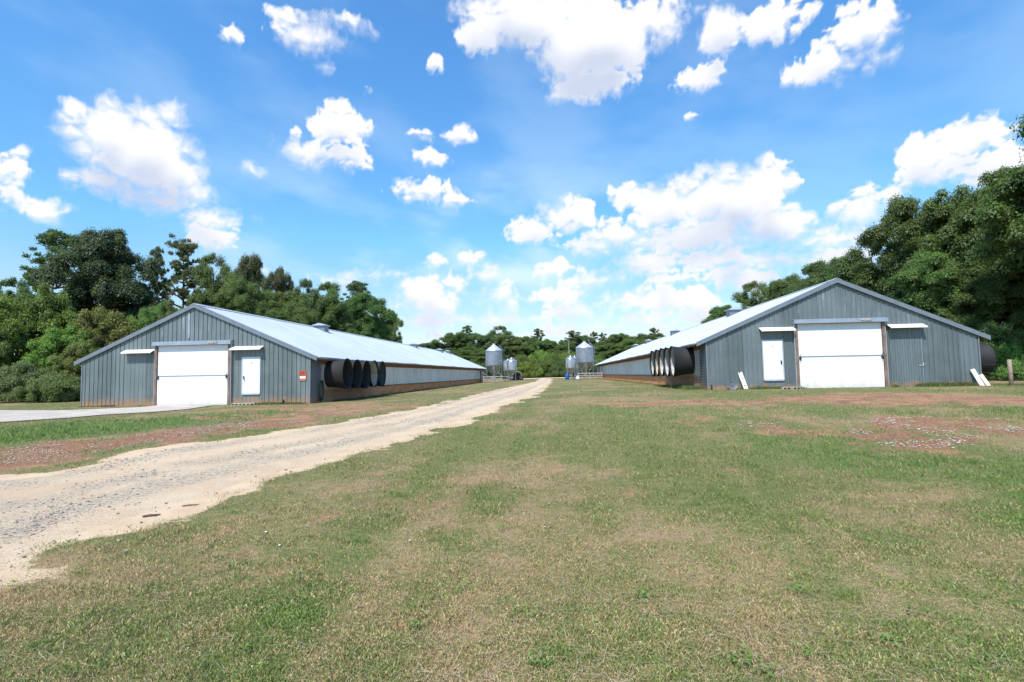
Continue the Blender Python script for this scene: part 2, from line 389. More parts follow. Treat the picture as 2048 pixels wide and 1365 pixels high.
def leaf_mat():
    m, q, b, o = new_mat('foliage'); oi = q.add('ShaderNodeObjectInfo'); g = q.add('ShaderNodeNewGeometry')
    at_ = q.add('ShaderNodeVertexColor', layer_name='Col')
    hs = q.add('ShaderNodeHueSaturation'); q.l.new(oi.outputs['Color'], hs.inputs['Color'])
    q.l.new(q.math('ADD', .48, q.math('MULTIPLY', oi.outputs['Random'], .035)), hs.inputs['Hue'])
    sx = q.add('ShaderNodeSeparateColor'); q.l.new(at_.outputs[0], sx.inputs[0])
    q.l.new(q.math('MULTIPLY_ADD', sx.outputs[0], 1.0, .5), hs.inputs['Value'])
    c = q.mix(q.math('MULTIPLY', sx.outputs[1], .35), hs.outputs[0], (.15, .15, .035))
    q.l.new(c, b.inputs['Base Color']); b.inputs['Roughness'].default_value = .55
    b.inputs['Specular IOR Level'].default_value = .35
    tr = q.add('ShaderNodeBsdfTranslucent'); q.l.new(q.mix(1., c, (1.4, 1.6, .7), 'MULTIPLY'), tr.inputs[0])
    mx = q.add('ShaderNodeMixShader'); mx.inputs[0].default_value = .38
    q.l.new(b.outputs[0], mx.inputs[1]); q.l.new(tr.outputs[0], mx.inputs[2]); q.l.new(mx.outputs[0], o.inputs[0])
    return m
M['leaf'] = leaf_mat()
def vcol_mat(name, rough=.7, trans=.25):
    m, q, b, o = new_mat(name); at_ = q.add('ShaderNodeVertexColor', layer_name='Col')
    q.l.new(at_.outputs[0], b.inputs['Base Color']); b.inputs['Roughness'].default_value = rough; b.inputs['Specular IOR Level'].default_value = .25
    if trans:
        tr = q.add('ShaderNodeBsdfTranslucent'); q.l.new(at_.outputs[0], tr.inputs[0]); mx = q.add('ShaderNodeMixShader'); mx.inputs[0].default_value = trans
        q.l.new(b.outputs[0], mx.inputs[1]); q.l.new(tr.outputs[0], mx.inputs[2]); q.l.new(mx.outputs[0], o.inputs[0])
    return m
M['grass'] = vcol_mat('grass_blades'); M['vc'] = vcol_mat('stone_and_scraps', .85, 0)

GREEN = (.150, .165, .052); DRYC = (.34, .225, .12); LUSH = (.12, .19, .05); CLAY = (.36, .195, .11); SAND = (.57, .44, .295)
def ground_mat():
    m, q, b, o = new_mat('ground_soil_and_turf'); tc = q.add('ShaderNodeTexCoord').outputs['Object']
    at_ = q.add('ShaderNodeVertexColor', layer_name='Col'); sx = q.add('ShaderNodeSeparateColor'); q.l.new(at_.outputs[0], sx.inputs[0])
    fine = q.noise(tc, 9, 5, .7); mid = q.noise(tc, 1.7, 5, .65); micro = q.noise(tc, 60, 3, .7)
    dryf = q.ss(q.math('ADD', q.math('MULTIPLY', sx.outputs[2], .55), q.math('ADD', q.math('MULTIPLY', q.math('SUBTRACT', fine, .5), 1.3), q.math('MULTIPLY', q.math('SUBTRACT', mid, .5), .9))), -.05, .6)
    g = q.mix(dryf, q.mix(sx.outputs[1], GREEN, LUSH), DRYC)
    mic2 = q.noise(tc, 170, 2, .7)
    g = q.mix(q.ss(micro, .38, .62, .0, .8), g, q.mix(dryf, (.06, .075, .025), (.17, .115, .07)))
    g = q.mix(q.ss(mic2, .5, .7, .0, .55), g, (.42, .36, .22))
    va = q.add('ShaderNodeVertexColor', layer_name='Soil'); sv = q.add('ShaderNodeSeparateColor'); q.l.new(va.outputs[0], sv.inputs[0])
    nn = q.math('MULTIPLY', q.math('SUBTRACT', fine, .5), 1.1)
    cf = q.ss(q.math('ADD', sv.outputs[0], q.math('ADD', nn, q.math('MULTIPLY', q.math('SUBTRACT', micro, .5), .9))), .30, .72)
    cl = q.mix(q.ss(mid, .35, .65), CLAY, (.20, .105, .07)); cl = q.mix(q.ss(fine, .5, .75, 0, .6), cl, (.46, .31, .19))
    mu = q.mix(q.ss(q.noise(tc, 14, 5, .75), .38, .62), (.15, .075, .045), (.34, .18, .11)); cl = q.mix(sv.outputs[2], cl, mu)
    g = q.mix(cf, g, cl)
    sf = q.ss(q.math('ADD', sv.outputs[1], nn), .3, .6)
    sa = q.mix(q.ss(mid, .3, .7), SAND, (.48, .34, .22))
    g = q.mix(sf, g, sa)
    q.l.new(g, b.inputs['Base Color']); b.inputs['Roughness'].default_value = .95; b.inputs['Specular IOR Level'].default_value = .1
    bump(q, b, q.math('ADD', q.math('MULTIPLY', fine, .7), micro), .5, .03)
    return m
M['ground'] = ground_mat()
def road_mat():
    m, q, b, o = new_mat('sandy_road'); tc = q.add('ShaderNodeTexCoord').outputs['Object']
    at_ = q.add('ShaderNodeVertexColor', layer_name='Col'); sx = q.add('ShaderNodeSeparateColor'); q.l.new(at_.outputs[0], sx.inputs[0])
    mid = q.noise(tc, .8, 6, .68); fine = q.noise(tc, 6, 6, .72); micro = q.noise(tc, 42, 4, .7)
    c = q.mix(q.ss(mid, .35, .65), SAND, (.52, .37, .24)); c = q.mix(q.ss(fine, .45, .7, 0, .6), c, (.62, .52, .39))
    gr = q.math('ADD', q.math('MULTIPLY', sx.outputs[0], .62), q.math('ADD', q.math('MULTIPLY', q.math('SUBTRACT', fine, .5), 1.3), q.math('MULTIPLY', q.math('SUBTRACT', mid, .5), 1.0)))
    gf = q.ss(gr, .09, .56); mm_ = q.noise(tc, 22, 5, .75); gc = q.mix(q.ss(mm_, .40, .60), (.24, .20, .155), (.56, .48, .37))
    c = q.mix(q.math('MULTIPLY', gf, q.ss(mm_, .62, .40, .25, 1.0)), c, gc)
    c = q.mix(q.ss(q.noise(tc, 33, 5, .8), .60, .68, 0, .7), c, (.24, .19, .15))
    c = q.mix(q.ss(micro, .55, .8, 0, .35), c, (.36, .26, .18))
    q.l.new(c, b.inputs['Base Color']); b.inputs['Roughness'].default_value = .95; b.inputs['Specular IOR Level'].default_value = .1
    bump(q, b, q.math('ADD', fine, q.math('MULTIPLY', micro, .6)), .8, .05)
    return m
M['road'] = road_mat()
M['drive'] = simple('concrete_drive', (.42, .36, .30), .9, 0, .2, 1.2, .2)

# ---------------------------------------------------------------- clouds: a sheet on a 5 km dome sector, real Nishita sky behind
CL2 = [(1470,410,80,80),(1370,470,90,40),(1240,470,60,40),(1650,520,110,36),(1460,520,110,34),(1180,560,60,24),(1560,600,80,24),(1330,600,80,30),(1000,640,70,20),(1130,670,110,14),(1250,680,110,12),(880,610,50,40)]
WISP = {(872,125),(735,170),(505,340),(520,436),(840,265),(920,265),(910,400),(655,135),(690,45),(1440,60),(1400,160),(1385,232),(585,35),(525,538),(240,590),(150,265),(960,75),(1780,400),(870,525),(940,515)}
def make_clouds():
    st = .00165; A_ = np.arange(-1.16, 1.16, st); E_ = np.arange(.008, .80, st); Az, El = np.meshgrid(A_, E_)
    wx_ = (fbm(Az, El, 16, 3, 61)-.5)*.030+(fbm(Az, El, 60, 3, 62)-.5)*.012; wy_ = (fbm(Az, El, 16, 3, 63)-.5)*.030+(fbm(Az, El, 60, 3, 64)-.5)*.012
    X_, Y_ = Az+wx_*.55, El+wy_*.55; r_ = np.random.default_rng(31)
    Fd = np.full(Az.shape, -.05); H = np.zeros(Az.shape)
    def puff(a0, e0, ra, re, wisp=0.):
        i0, i1 = np.searchsorted(A_, [a0-ra*1.25-.03, a0+ra*1.25+.03]); j0, j1 = np.searchsorted(E_, [e0-re*1.25-.03, e0+re*1.25+.03])
        if i0 == i1 or j0 == j1: return
        xx, yy = X_[j0:j1, i0:i1], Y_[j0:j1, i0:i1]; d2 = ((xx-a0)/ra)**2+((yy-e0)/re)**2; rm = min(ra, re)
        f = rm*(1-np.sqrt(d2))-wisp; o_ = Fd[j0:j1, i0:i1]; k = .004; h = np.clip(.5+.5*(f-o_)/k, 0, 1); Fd[j0:j1, i0:i1] = o_*(1-h)+f*h+k*h*(1-h)
        if not wisp: H[j0:j1, i0:i1] = np.maximum(H[j0:j1, i0:i1], rm*np.sqrt(np.clip(1-d2, 0, 1)))
    for (cx, cy, rx, ry) in CL+CL2:
        wisp = (cx, cy) in WISP
        a0, e0 = azel(cx, cy); a1, _ = azel(cx-rx, cy); a2, _ = azel(cx+rx, cy); _, e1 = azel(cx, cy-ry); _, e2 = azel(cx, cy+ry)
        ra = abs(a2-a1)/2; re = abs(e1-e2)/2
        if wisp: puff(a0, e0, ra*1.1, re*1.1, .006); continue
        puff(a0, e0-re*.05, ra*.82, re*.72)
        for _ in range(int(np.clip(14+ra*re*9000, 14, 60))):
            th = r_.random()*2*PI; q_ = r_.random()**.45*.86; x_, y_ = math.cos(th)*q_, math.sin(th)*q_
            if y_ < -.35: y_ = -.35-.25*r_.random()
            pr = min(ra, re)*(.16+.30*r_.random()**1.4)*(1.15-.35*q_); puff(a0+x_*ra, e0+y_*re, pr*(1+.25*r_.random()), pr)
    side = (fbm(Az, El, 6, 5, 70)-.56)*.25-.5*(1-sst(.88, 1.02, np.abs(Az))); Fd = np.maximum(Fd, side); H = np.maximum(H, np.clip(side, 0, .05))
    bil = 0; amp = .5; f0 = 60
    for o in range(4): q = fbm(X_, Y_, f0, 1, 80+o); bil = bil+amp*(1-np.abs(2*q-1)); amp *= .55; f0 *= 2.1
    fine_ = fbm(Az+wx_, El+wy_, 80, 5, 92)-.5; mid_ = fbm(Az, El, 26, 3, 90)-.5
    F = Fd+(bil-.5)*.011+fine_*.016+mid_*.016
    soft = sst(.38, .72, fbm(Az, El, 9, 3, 91)); dn = np.clip(-np.gradient(Fd, axis=0)/st, -1, 1)      # >0 on upper edges
    wid = .0060+.022*soft+.016*np.clip(-dn, 0, 1)
    al = np.clip(F/wid+.15, 0, 1); al = al*al*(3-2*al)
    def blur(Q, n):
        for ax in (0, 1):
            c = np.cumsum(np.pad(Q, [(n+1, n) if a_ == ax else (0, 0) for a_ in (0, 1)], mode='edge'), axis=ax)
            Q = (np.take(c, np.arange(2*n+1, c.shape[ax]), axis=ax)-np.take(c, np.arange(0, c.shape[ax]-2*n-1), axis=ax))/(2*n+1)
        return Q
    T = blur(np.clip(F, 0, .05)/.05, 2); sh = np.zeros(T.shape)
    for i, w in ((8, .3), (16, .3), (26, .25), (38, .2), (52, .15)):
        U = np.zeros(T.shape); U[:-i] = T[i:]; sh += w*U
    sb = np.zeros(T.shape)
    for i, w in ((8, .3), (16, .3), (26, .25), (38, .2), (52, .15)):
        U = np.zeros(T.shape); U[i:] = T[:-i]; sb += w*U
    base = blur(np.clip((sh-.70*sb)*2.2-.08, 0, 1), 4)*sst(-.002, .010, F)
    deep = blur(sst(.55, 1.05, sh)*sst(.25, .9, T)*sst(.38, .60, fbm(Az, El, 12, 3, 95)), 8)*.95
    Hn = blur(H+(bil-.5)*.006, 1); gy, gx = np.gradient(Hn); rel = np.clip(-(gy*-.75+gx*.45)/st*.55, -1, 1)   # billow relief, light from upper left
    shd = np.clip(np.maximum(base, deep)+np.clip(-rel, 0, 1)*.22+np.clip(-rel, -1, 0)*.25*np.maximum(base, deep), 0, 1)
    shd = blur(shd, 1)
    hi = np.array([7.35, 7.4, 7.6])*.112; lo = np.array([4.5, 5.05, 6.3])*.112
    col = hi*(1-shd[..., None])+lo*shd[..., None]
    # thin high veil
    veil = sst(.36, .82, fbm(Az*1.0+El*.6, El*2.2, 5.5, 8, 97))*(.16+.95*np.exp(-((Az+.10)/.28)**2-((El-.22)/.12)**2))+.16*sst(.30, .0, El)
    a2 = np.clip(veil, 0, .8)*(1-al); tot = al+a2; col = (col*al[..., None]+np.array([5.7, 7.1, 8.1])*.112*a2[..., None])/np.maximum(tot, 1e-4)[..., None]
    tot = tot*sst(-1.16, -1.08, Az)*(1-sst(1.08, 1.15, Az))*(1-sst(.74, .79, El))*sst(.008, .02, El)
    Rr = 5000.; V = np.stack([np.sin(Az)*np.cos(El), np.cos(Az)*np.cos(El), np.sin(El)], -1).reshape(-1, 3)*Rr; V[:, 2] += CAM_H
    nr, nc = Az.shape; I = np.arange(nr*nc).reshape(nr, nc); Fq = np.stack([I[:-1, :-1], I[1:, :-1], I[1:, 1:], I[:-1, 1:]], -1).reshape(-1, 4)
    m, q, b, o = new_mat('cloud'); q.n.remove(b); va = q.add('ShaderNodeVertexColor', layer_name='Col'); em = q.add('ShaderNodeEmission'); q.l.new(va.outputs[0], em.inputs[0])
    tr = q.add('ShaderNodeBsdfTransparent'); mx = q.add('ShaderNodeMixShader'); q.l.new(va.outputs[1], mx.inputs[0]); q.l.new(tr.outputs[0], mx.inputs[1]); q.l.new(em.outputs[0], mx.inputs[2]); q.l.new(mx.outputs[0], o.inputs[0])
    m.cycles.emission_sampling = 'NONE'
    ob = np_mesh('clouds', V, Fq.ravel(), 4, m, np.concatenate([col.reshape(-1, 3), tot.reshape(-1, 1)], 1)); tag(ob, kind='structure')
make_clouds()

# ---------------------------------------------------------------- ground sheet
def axis_pts(lo, hi, near, step, grow):
    a = [near[0]]; s = step
    while a[-1] < near[1]: a.append(a[-1]+step)
    while a[-1] < hi: s *= grow; a.append(a[-1]+s)
    s = step; l = [near[0]]
    while l[-1] > lo: s *= grow; l.append(l[-1]-s)
    return np.array(l[:0:-1]+a)
gx = axis_pts(-2600, 2600, (-26, 24), .12, 1.06); gy = axis_pts(-600, 4500, (1, 26), .1, 1.045)
X, Y = np.meshgrid(gx, gy); xf = X.ravel(); yf = Y.ravel()
near = (yf < 140) & (np.abs(xf) < 160) & (yf > -40)
sand = np.zeros(len(xf)); clay = sand.copy(); lush = sand.copy(); dry = sand.copy()+.35
sand[near], clay[near], lush[near], dry[near] = masks(xf[near], yf[near])
V = np.stack([xf, yf, terr(xf, yf)], 1)
mulch = np.zeros(len(xf))
for i in (0, 3, 4): mulch[near] = np.maximum(mulch[near], sst(-.3, .3, sdf(xf[near], yf[near], clay_polys[i][0])))
# slight shallow unevenness of the turf close by
V[:, 2] += (fbm(xf, yf, .8, 3, 9)-.5)*.035*sst(45, 20, yf)*(1-sst(-.6, .2, np.where(near, sdf(xf, yf, road_poly), -9)))*(1-sst(-.5, .2, np.where(near, sdf(xf, yf, drive_poly), -9)))
nx, ny = len(gx), len(gy); I = np.arange(nx*ny).reshape(ny, nx)
Fq = np.stack([I[:-1, :-1], I[:-1, 1:], I[1:, 1:], I[1:, :-1]], -1).reshape(-1, 4)
ground = np_mesh('ground', V, Fq.ravel(), 4, M['ground'], np.stack([clay, lush, dry], 1), smooth=True)
a = ground.data.color_attributes.new('Soil', 'FLOAT_COLOR', 'POINT')
a.data.foreach_set('color', np.stack([clay, sand, mulch, np.ones(len(xf))], 1).astype(np.float32).ravel())
tag(ground, kind='structure')

# dirt road, ragged edges
n = 2600; A = resample(rr, n); B = resample(rl, n)
ea = (fbm(A[:, 0], A[:, 1], 1.6, 5, 11)-.5)*.75; eb = (fbm(B[:, 0], B[:, 1], 1.6, 5, 12)-.5)*.75
wd = np.hypot(*(A-B).T); K = 14
rows = []; gcol = []
for k in range(K+1):
    u = k/K; a_ = np.clip(u*1.0, 0, 1)
    P = A+(B-A)*a_
    off = ((ea-.24)*(1-u)**4 - (eb-.24)*u**4)[:, None]*(A-B)/wd[:, None]
    P = P+off; rows.append(P)
    # gravel lies in bands between and beside the wheel tracks
    gcol.append(np.full(n, max(0, math.exp(-((u-.30)/.10)**2), math.exp(-((u-.52)/.10)**2)*.8, math.exp(-((u-.86)/.09)**2)*.8)))
P = np.stack(rows, 1).reshape(-1, 2); gc = np.stack(gcol, 1).ravel()
zz = terr(P[:, 0], P[:, 1])+.006+.0004*P[:, 1]
e_in = np.stack([np.full(n, -.02 if k in (0, K) else 0) for k in range(K+1)], 1).ravel()
I = np.arange(n*(K+1)).reshape(n, K+1)
Fq = np.stack([I[:-1, :-1], I[:-1, 1:], I[1:, 1:], I[1:, :-1]], -1).reshape(-1, 4)
road = np_mesh('dirt_road', np.stack([P[:, 0], P[:, 1], zz+e_in], 1), Fq.ravel(), 4, M['road'], np.stack([gc, gc, gc], 1), smooth=True)
tag(road, kind='structure')
# far track crossing behind the sheds
fa = np.linspace(0, 1, 60); xa = at(1032, 112)+fa*(at(1150, 112)-at(1032, 112))
v = []; 
for i, x in enumerate(xa):
    for dy in (-7, 7): v.append((x, 112+dy+math.sin(i*.7)*.4, tz(x, 112+dy)+.06))
Fq = [(2*i, 2*i+2, 2*i+3, 2*i+1) for i in range(59)]
ft = np_mesh('sandy_track', np.array(v), np.array(Fq).ravel(), 4, M['road'], np.zeros((120, 3))); tag(ft, kind='structure')
# concrete driveway
def sheet(name, poly, mat, lift=.03, sub=40):
    m = MB(); P = [(p[0], p[1], tz(*p)+lift) for p in poly]; Q = [(p[0], p[1], tz(*p)-.1) for p in poly]
    m.poly(P)
    for i in range(len(P)): j = (i+1) % len(P); m.quad(Q[i], Q[j], P[j], P[i])
    return m.build(name, mat)
top = gp([(-200,830),(0,822),(130,822),(220,818.5),(287,815.5),(316,812.2)]); bot = gp([(-200,862),(0,846),(130,838),(206,831),(300,826),(374,820),(425,812.2)])
mm = MB(); nn_ = 40
ta = np.linspace(0, 1, nn_); T = resample(top, nn_); Bt = resample(bot, nn_)
vv = []; 
for i in range(nn_):
    for k in range(9): p = Bt[i]+(T[i]-Bt[i])*k/8; vv.append((p[0], p[1], tz(p[0], p[1])+.03))
I = np.arange(nn_*9).reshape(nn_, 9); Fq = np.stack([I[:-1, :-1], I[1:, :-1], I[1:, 1:], I[:-1, 1:]], -1).reshape(-1, 4)
dr = np_mesh('driveway', np.array(vv), Fq.ravel(), 4, M['drive'], smooth=True); tag(dr, kind='structure')

# ---------------------------------------------------------------- poultry barns
BW, EH, RH = 12.8, 2.5, 5.30
SL = (RH-EH)/(BW/2)
def roof_z(s): return EH+SL*min(s, BW-s)
def gable(kind):
    """front sheet with real ribs, one strip per profile segment"""
    m = MB(); pr = []; pitch = .229 if kind == 'right' else .246
    s = 0.
    while s < BW-.001:
        if kind == 'right':
            pr += [(s, 0), (s+.085, 0), (s+.095, -.006), (s+.105, 0), (s+pitch-.06, 0), (s+pitch-.045, -.032), (s+pitch-.015, -.032)]
        else:
            pr += [(s, -.02), (s+pitch-.036, -.02), (s+pitch-.030, .012), (s+pitch-.006, .012)]
        s += pitch
    pr = [(a, b) for a, b in pr if a < BW-.01]+[(BW, 0)]
    for s in (BW/2,): pr.append((s, -.01))
    pr = sorted(set(pr))
    for (a, ya), (b, yb) in zip(pr, pr[1:]): m.quad((a, ya, -.3), (b, yb, -.3), (b, yb, roof_z(b)-.04), (a, ya, roof_z(a)-.04))
    m.box(0, BW, .03, .10, -.3, EH-.1)
    return m
def corrug(m, s, y0, y1, z0, z1, side):
    z = z0; k = 0; p = []
    while z < z1: p.append((z, .012 if k % 2 else -.012)); z += .04; k += 1
    for (a, da), (b, db) in zip(p, p[1:]): m.quad((s+side*(.02+da), y0, a), (s+side*(.02+da), y1, a), (s+side*(.02+db), y1, b), (s+side*(.02+db), y0, b))
def make_fan(parent, s, y, z, side, mat_in, label, lift=0.):
    root = bpy.data.objects.new('exhaust_fan', None); C.objects.link(root); root.parent = parent; root.location = (s, y, z); root.empty_display_size = .2; root.rotation_euler = (0, rng.normal()*.015, rng.normal()*.02)
    if label: root['label'] = label
    L = 1.12*side
    m = MB(); m.lathe([(.70, 0), (.70, .12*side), (.745, L*.5), (.845, L), (.86, L+.015*side), (.845, L+.02*side), (.80, L-.02*side), (.70, L*.45), (.66, .05*side)], 40, axis='x', sy=.87)
    m.build('cone', M['black'], root)
    if mat_in:          # pale dusty mesh shutter lining the mouth
        m = MB(); m.lathe([(.79, L*.93), (.69, L*.45), (.665, .12*side), (0.02, .12*side)], 36, axis='x', sy=.865); m.build('liner', mat_in, root)
    m = MB()
    for k in range(6):
        a = k*PI/3; M4 = Matrix.Rotation(a, 4, 'X')
        m.box(side*.20-.008, side*.20+.008, -.13, .13, .10, .60, M4 @ Matrix.Rotation(0, 4, 'Z'))
    m.tube([(side*.12, 0, 0), (side*.30, 0, 0)], .10, 12)
    m.build('blades', M['rail'], root)
    m = MB()
    for k in range(8): zz = -.56+k*.16; m.box(side*.60-.006, side*.60+.006, -.6*math.sqrt(max(.02, 1-(zz/.74)**2)), .6*math.sqrt(max(.02, 1-(zz/.74)**2)), zz-.008, zz+.008)
    m.build('guard', M['rail'], root)
    return root
def lettering(txt, size, parent, loc, mat, name='lettering'):
    c = bpy.data.curves.new(name, 'FONT'); c.body = txt; c.size = size; c.extrude = .002; c.align_x = 'CENTER'; c.align_y = 'CENTER'
    tmp = bpy.data.objects.new('tmp', c); C.objects.link(tmp)
    dg = bpy.context.evaluated_depsgraph_get(); me = bpy.data.meshes.new_from_object(tmp.evaluated_get(dg)); bpy.data.objects.remove(tmp)
    o = bpy.data.objects.new(name, me); me.materials.clear(); me.materials.append(mat); C.objects.link(o); o.parent = parent; o.location = loc; o.rotation_euler = (PI/2, 0, 0)
    return o
def barn(which):
    left = which == 'left'
    loc = (-23.2, 28.67, CAM_H-1.313) if left else (9.67, 26.55, CAM_H-.935)
    yaw = .087 if left else .080; Ln = 64.4 if left else 69.2; OH = .37 if left else .455
    WM = M['wall_left'] if left else M['wall_right']
    B = empty('poultry_barn', loc, -yaw, 'long grey metal poultry barn on the left with a concrete drive and orange notice' if left
              else 'long grey ribbed metal poultry barn on the right with pale boards leaning on it', 'barn', 'long metal poultry barns')
    gable(which).build('gable_wall', WM, B)
    # ---- side walls. vis = the side that faces the lane
    for side in (-1, 1):
        s = 0 if side < 0 else BW
        vis = (side > 0) == left
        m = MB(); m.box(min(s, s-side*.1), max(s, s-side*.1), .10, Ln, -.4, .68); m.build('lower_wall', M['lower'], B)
        c0 = 11.2 if vis else 9
        m = MB(); yy = c0; k = 0; pts = []
        while yy < Ln-5: pts.append((yy, .018*math.sin(k*1.9)+.02*math.sin(k*.7))); yy += .16; k += 1
        for (a, da), (b, db) in zip(pts, pts[1:]): m.quad((s+side*(.03+da), a, .70), (s+side*(.03+db), b, .70), (s+side*(.03+db), b, 2.04), (s+side*(.03+da), a, 2.04))
        for f in range(len(m.sm)): m.sm[f] = True
        m.build('side_curtain', M['curtain'], B)
        m = MB(); m.box(min(s+side*.02, s+side*.10), max(s+side*.02, s+side*.10), c0, Ln-5, .655, .71); m.build('curtain_hem', M['dark'], B)
        m = MB(); m.box(min(s-side*.02, s+side*.06), max(s-side*.02, s+side*.06), 1.2, Ln, 2.05, 2.5); m.build('eave_board', M['rust_wood'], B)
        m = MB(); m.box(min(s-side*.06, s+side*.015), max(s-side*.06, s+side*.015), 1.1, c0, .66, 2.06)
        m.build('fan_panel', M['ply'], B)
        m = MB(); m.box(min(s-side*.05, s+side*.05), max(s-side*.05, s+side*.05), Ln-5, Ln, .66, 2.1); m.build('end_panel', M['rail_wood'], B)
        m = MB(); m.box(min(s+side*.05, s+side*.12), max(s+side*.05, s+side*.12), Ln-5.15, Ln-4.95, -.2, 2.1); m.build('wall_post', M['rust_wood'], B)
        m = MB(); corrug(m, s, 0, 1.15, -.3, 2.42, side); m.box(min(s, s-side*.03), max(s, s-side*.03), .02, 1.14, -.3, 2.45); m.build('corner_sheet', M['galv_corr'], B)
    m = MB()
    m.poly([(0, Ln, -.4), (BW, Ln, -.4), (BW, Ln, EH), (BW/2, Ln, RH-.05), (0, Ln, EH)]); m.build('back_wall', WM, B)
    # ---- roof: two ribbed slopes with thickness
    for side in (-1, 1):
        m = MB(); y = -.06; pr = []
        while y < Ln+.2: pr += [(y, 0), (y+.25, 0), (y+.27, .02), (y+.29, .02)]; y += .305
        def pt(s, y, dz): return (s, y, roof_z(s) if 0 <= s <= BW else EH-SL*(-s if s < 0 else s-BW), ) [:2]+((EH+SL*(min(s, BW-s)))+dz,)
        se = -OH if side < 0 else BW+OH; sr = BW/2
        wav = [0.012*math.sin(y*1.1)+.01*math.sin(y*.37+side) for y, _ in pr]
        for (i, (a, da)), (b, db) in zip(enumerate(pr), pr[1:]):
            m.quad(pt(se, a, .05+da+wav[i]), pt(se, b, .05+db+wav[i+1]), pt(sr, b, .05+db), pt(sr, a, .05+da))
        for (a, b) in [(-.06, Ln+.2)]:
            m.quad(pt(se, a, .0), pt(sr, a, .0), pt(sr, b, .0), pt(se, b, .0))
            m.quad(pt(se, a, .0), pt(se, b, .0), pt(se, b, .045), pt(se, a, .045))
        m.build('roof_slope', M['roof'], B)
        # rake trim on the gable and rafters' dark fascia
        m = MB(); z = lambda s: EH+SL*min(s, BW-s)
        a, b = (se, sr) if side < 0 else (sr, se)
        for (y0, y1, d0, d1) in ((-.13, -.07, -.13, .075), ):
            m.hexa([(a, y0, z(a)+d0), (b, y0, z(b)+d0), (b, y1, z(b)+d0), (a, y1, z(a)+d0), (a, y0, z(a)+d1), (b, y0, z(b)+d1), (b, y1, z(b)+d1), (a, y1, z(a)+d1)])
        m.hexa([(a, -.13, z(a)+.077), (b, -.13, z(b)+.077), (b, .04, z(b)+.077), (a, .04, z(a)+.077), (a, -.13, z(a)+.085), (b, -.13, z(b)+.085), (b, .04, z(b)+.085), (a, .04, z(a)+.085)])
        m.build('rake_trim', M['trim'], B)
        # eave soffit timber
        m = MB(); a = -OH+.02 if side < 0 else BW+.07; b = -.07 if side < 0 else BW+OH-.02
        m.hexa([(a, 0.2, z(a)-.10), (b, .2, z(b)-.10), (b, Ln, z(b)-.10), (a, Ln, z(a)-.10), (a, .2, z(a)-.015), (b, .2, z(b)-.015), (b, Ln, z(b)-.015), (a, Ln, z(a)-.015)])
        m.build('soffit', M['rust_wood'], B)
    m = MB(); m.hexa([(BW/2-.22, -.14, RH-.02), (BW/2, -.14, RH+.085), (BW/2, Ln+.2, RH+.085), (BW/2-.22, Ln+.2, RH-.02)]+[(BW/2-.22, -.14, RH+.0), (BW/2, -.14, RH+.10), (BW/2, Ln+.2, RH+.10), (BW/2-.22, Ln+.2, RH+.0)])
    m.hexa([(BW/2, -.14, RH+.085), (BW/2+.22, -.14, RH-.02), (BW/2+.22, Ln+.2, RH-.02), (BW/2, Ln+.2, RH+.085)]+[(BW/2, -.14, RH+.10), (BW/2+.22, -.14, RH), (BW/2+.22, Ln+.2, RH), (BW/2, Ln+.2, RH+.10)])
    m.build('ridge_cap', M['roof'], B)
    # ---- ridge vents
    for y in ([13.9, 40.8, 56, 62] if left else [13.4, 33, 50, 62]):
        m = MB(); cs = BW/2+(.55 if left else -.55); m.box(cs-.42, cs+.42, y-.4, y+.4, RH-.5, RH+.12); v = m.build('roof_vent', M['trim'], B)
        m = MB(); m.hexa([(cs-.55, y-.52, RH+.12), (cs+.55, y-.52, RH+.12), (cs+.55, y+.52, RH+.12), (cs-.55, y+.52, RH+.12), (cs-.55, y-.52, RH+.15), (cs+.05, y-.52, RH+.32), (cs+.05, y+.52, RH+.32), (cs-.55, y+.52, RH+.15)])
        m.v[-3] = (cs, y-.52, RH+.32); m.v[-2] = (cs, y+.52, RH+.32)
        m.poly([(cs+.55, y-.52, RH+.123), (cs+.55, y+.52, RH+.123), (cs, y+.52, RH+.323), (cs, y-.52, RH+.323)])
        m.build('vent_cap', M['binroof'], v)
    # ---- big door
    D = bpy.data.objects.new('barn_door', None); C.objects.link(D); D.parent = B; D.location = (4.42, -.05, 0)
    w = 3.92
    m = MB(); m.box(0, w*.5-.004, -.03, .01, 1.58, 3.16); m.box(w*.5+.004, w, -.03, .01, 1.58, 3.16); m.box(w*.5-.03, w*.5+.03, -.036, -.031, 1.6, 3.14); m.build('upper_panel', M['white'], D)
    m = MB(); m.box(0, w*.5-.004, -.055, .01, .02, 1.53); m.box(w*.5+.004, w, -.055, .01, .02, 1.53)
    m.box(w*.5-.03, w*.5+.03, -.061, -.056, .05, 1.52); m.build('lower_panel', M['white'], D)
    m = MB(); m.box(-.02, w+.02, -.07, .01, 1.53, 1.58); m.box(0, w, -.065, .01, -.04, .02)
    m.build('middle_rail', M['rail'], D)
    for xx in (.0, w-.10):
        m = MB(); m.box(xx, xx+.10, -.11, -.07, 1.44, 1.52); m.tube([(xx+.05, -.12, 1.36), (xx+.05, -.10, 1.66)], .018, 8); m.build('door_latch', M['dark'], D)
    for xx in (4.27, 8.36):
        m = MB(); m.box(xx, xx+.13, -.16, .0, -.15, 3.2); m.build('door_post', M['rusty_post'], B, bevel=.008)
    for xx in (4.235, 8.495):
        m = MB(); m.box(xx, xx+.03, -.13, .0, -.15, 3.2); m.build('post_flashing', M['frame'], B)
    m = MB(); m.hexa([(4.2, -.30, 3.17), (8.58, -.30, 3.17), (8.58, -.28, 3.17), (4.2, -.28, 3.17), (4.2, -.27, 3.36), (8.58, -.27, 3.36), (8.58, -.25, 3.36), (4.2, -.25, 3.36)])
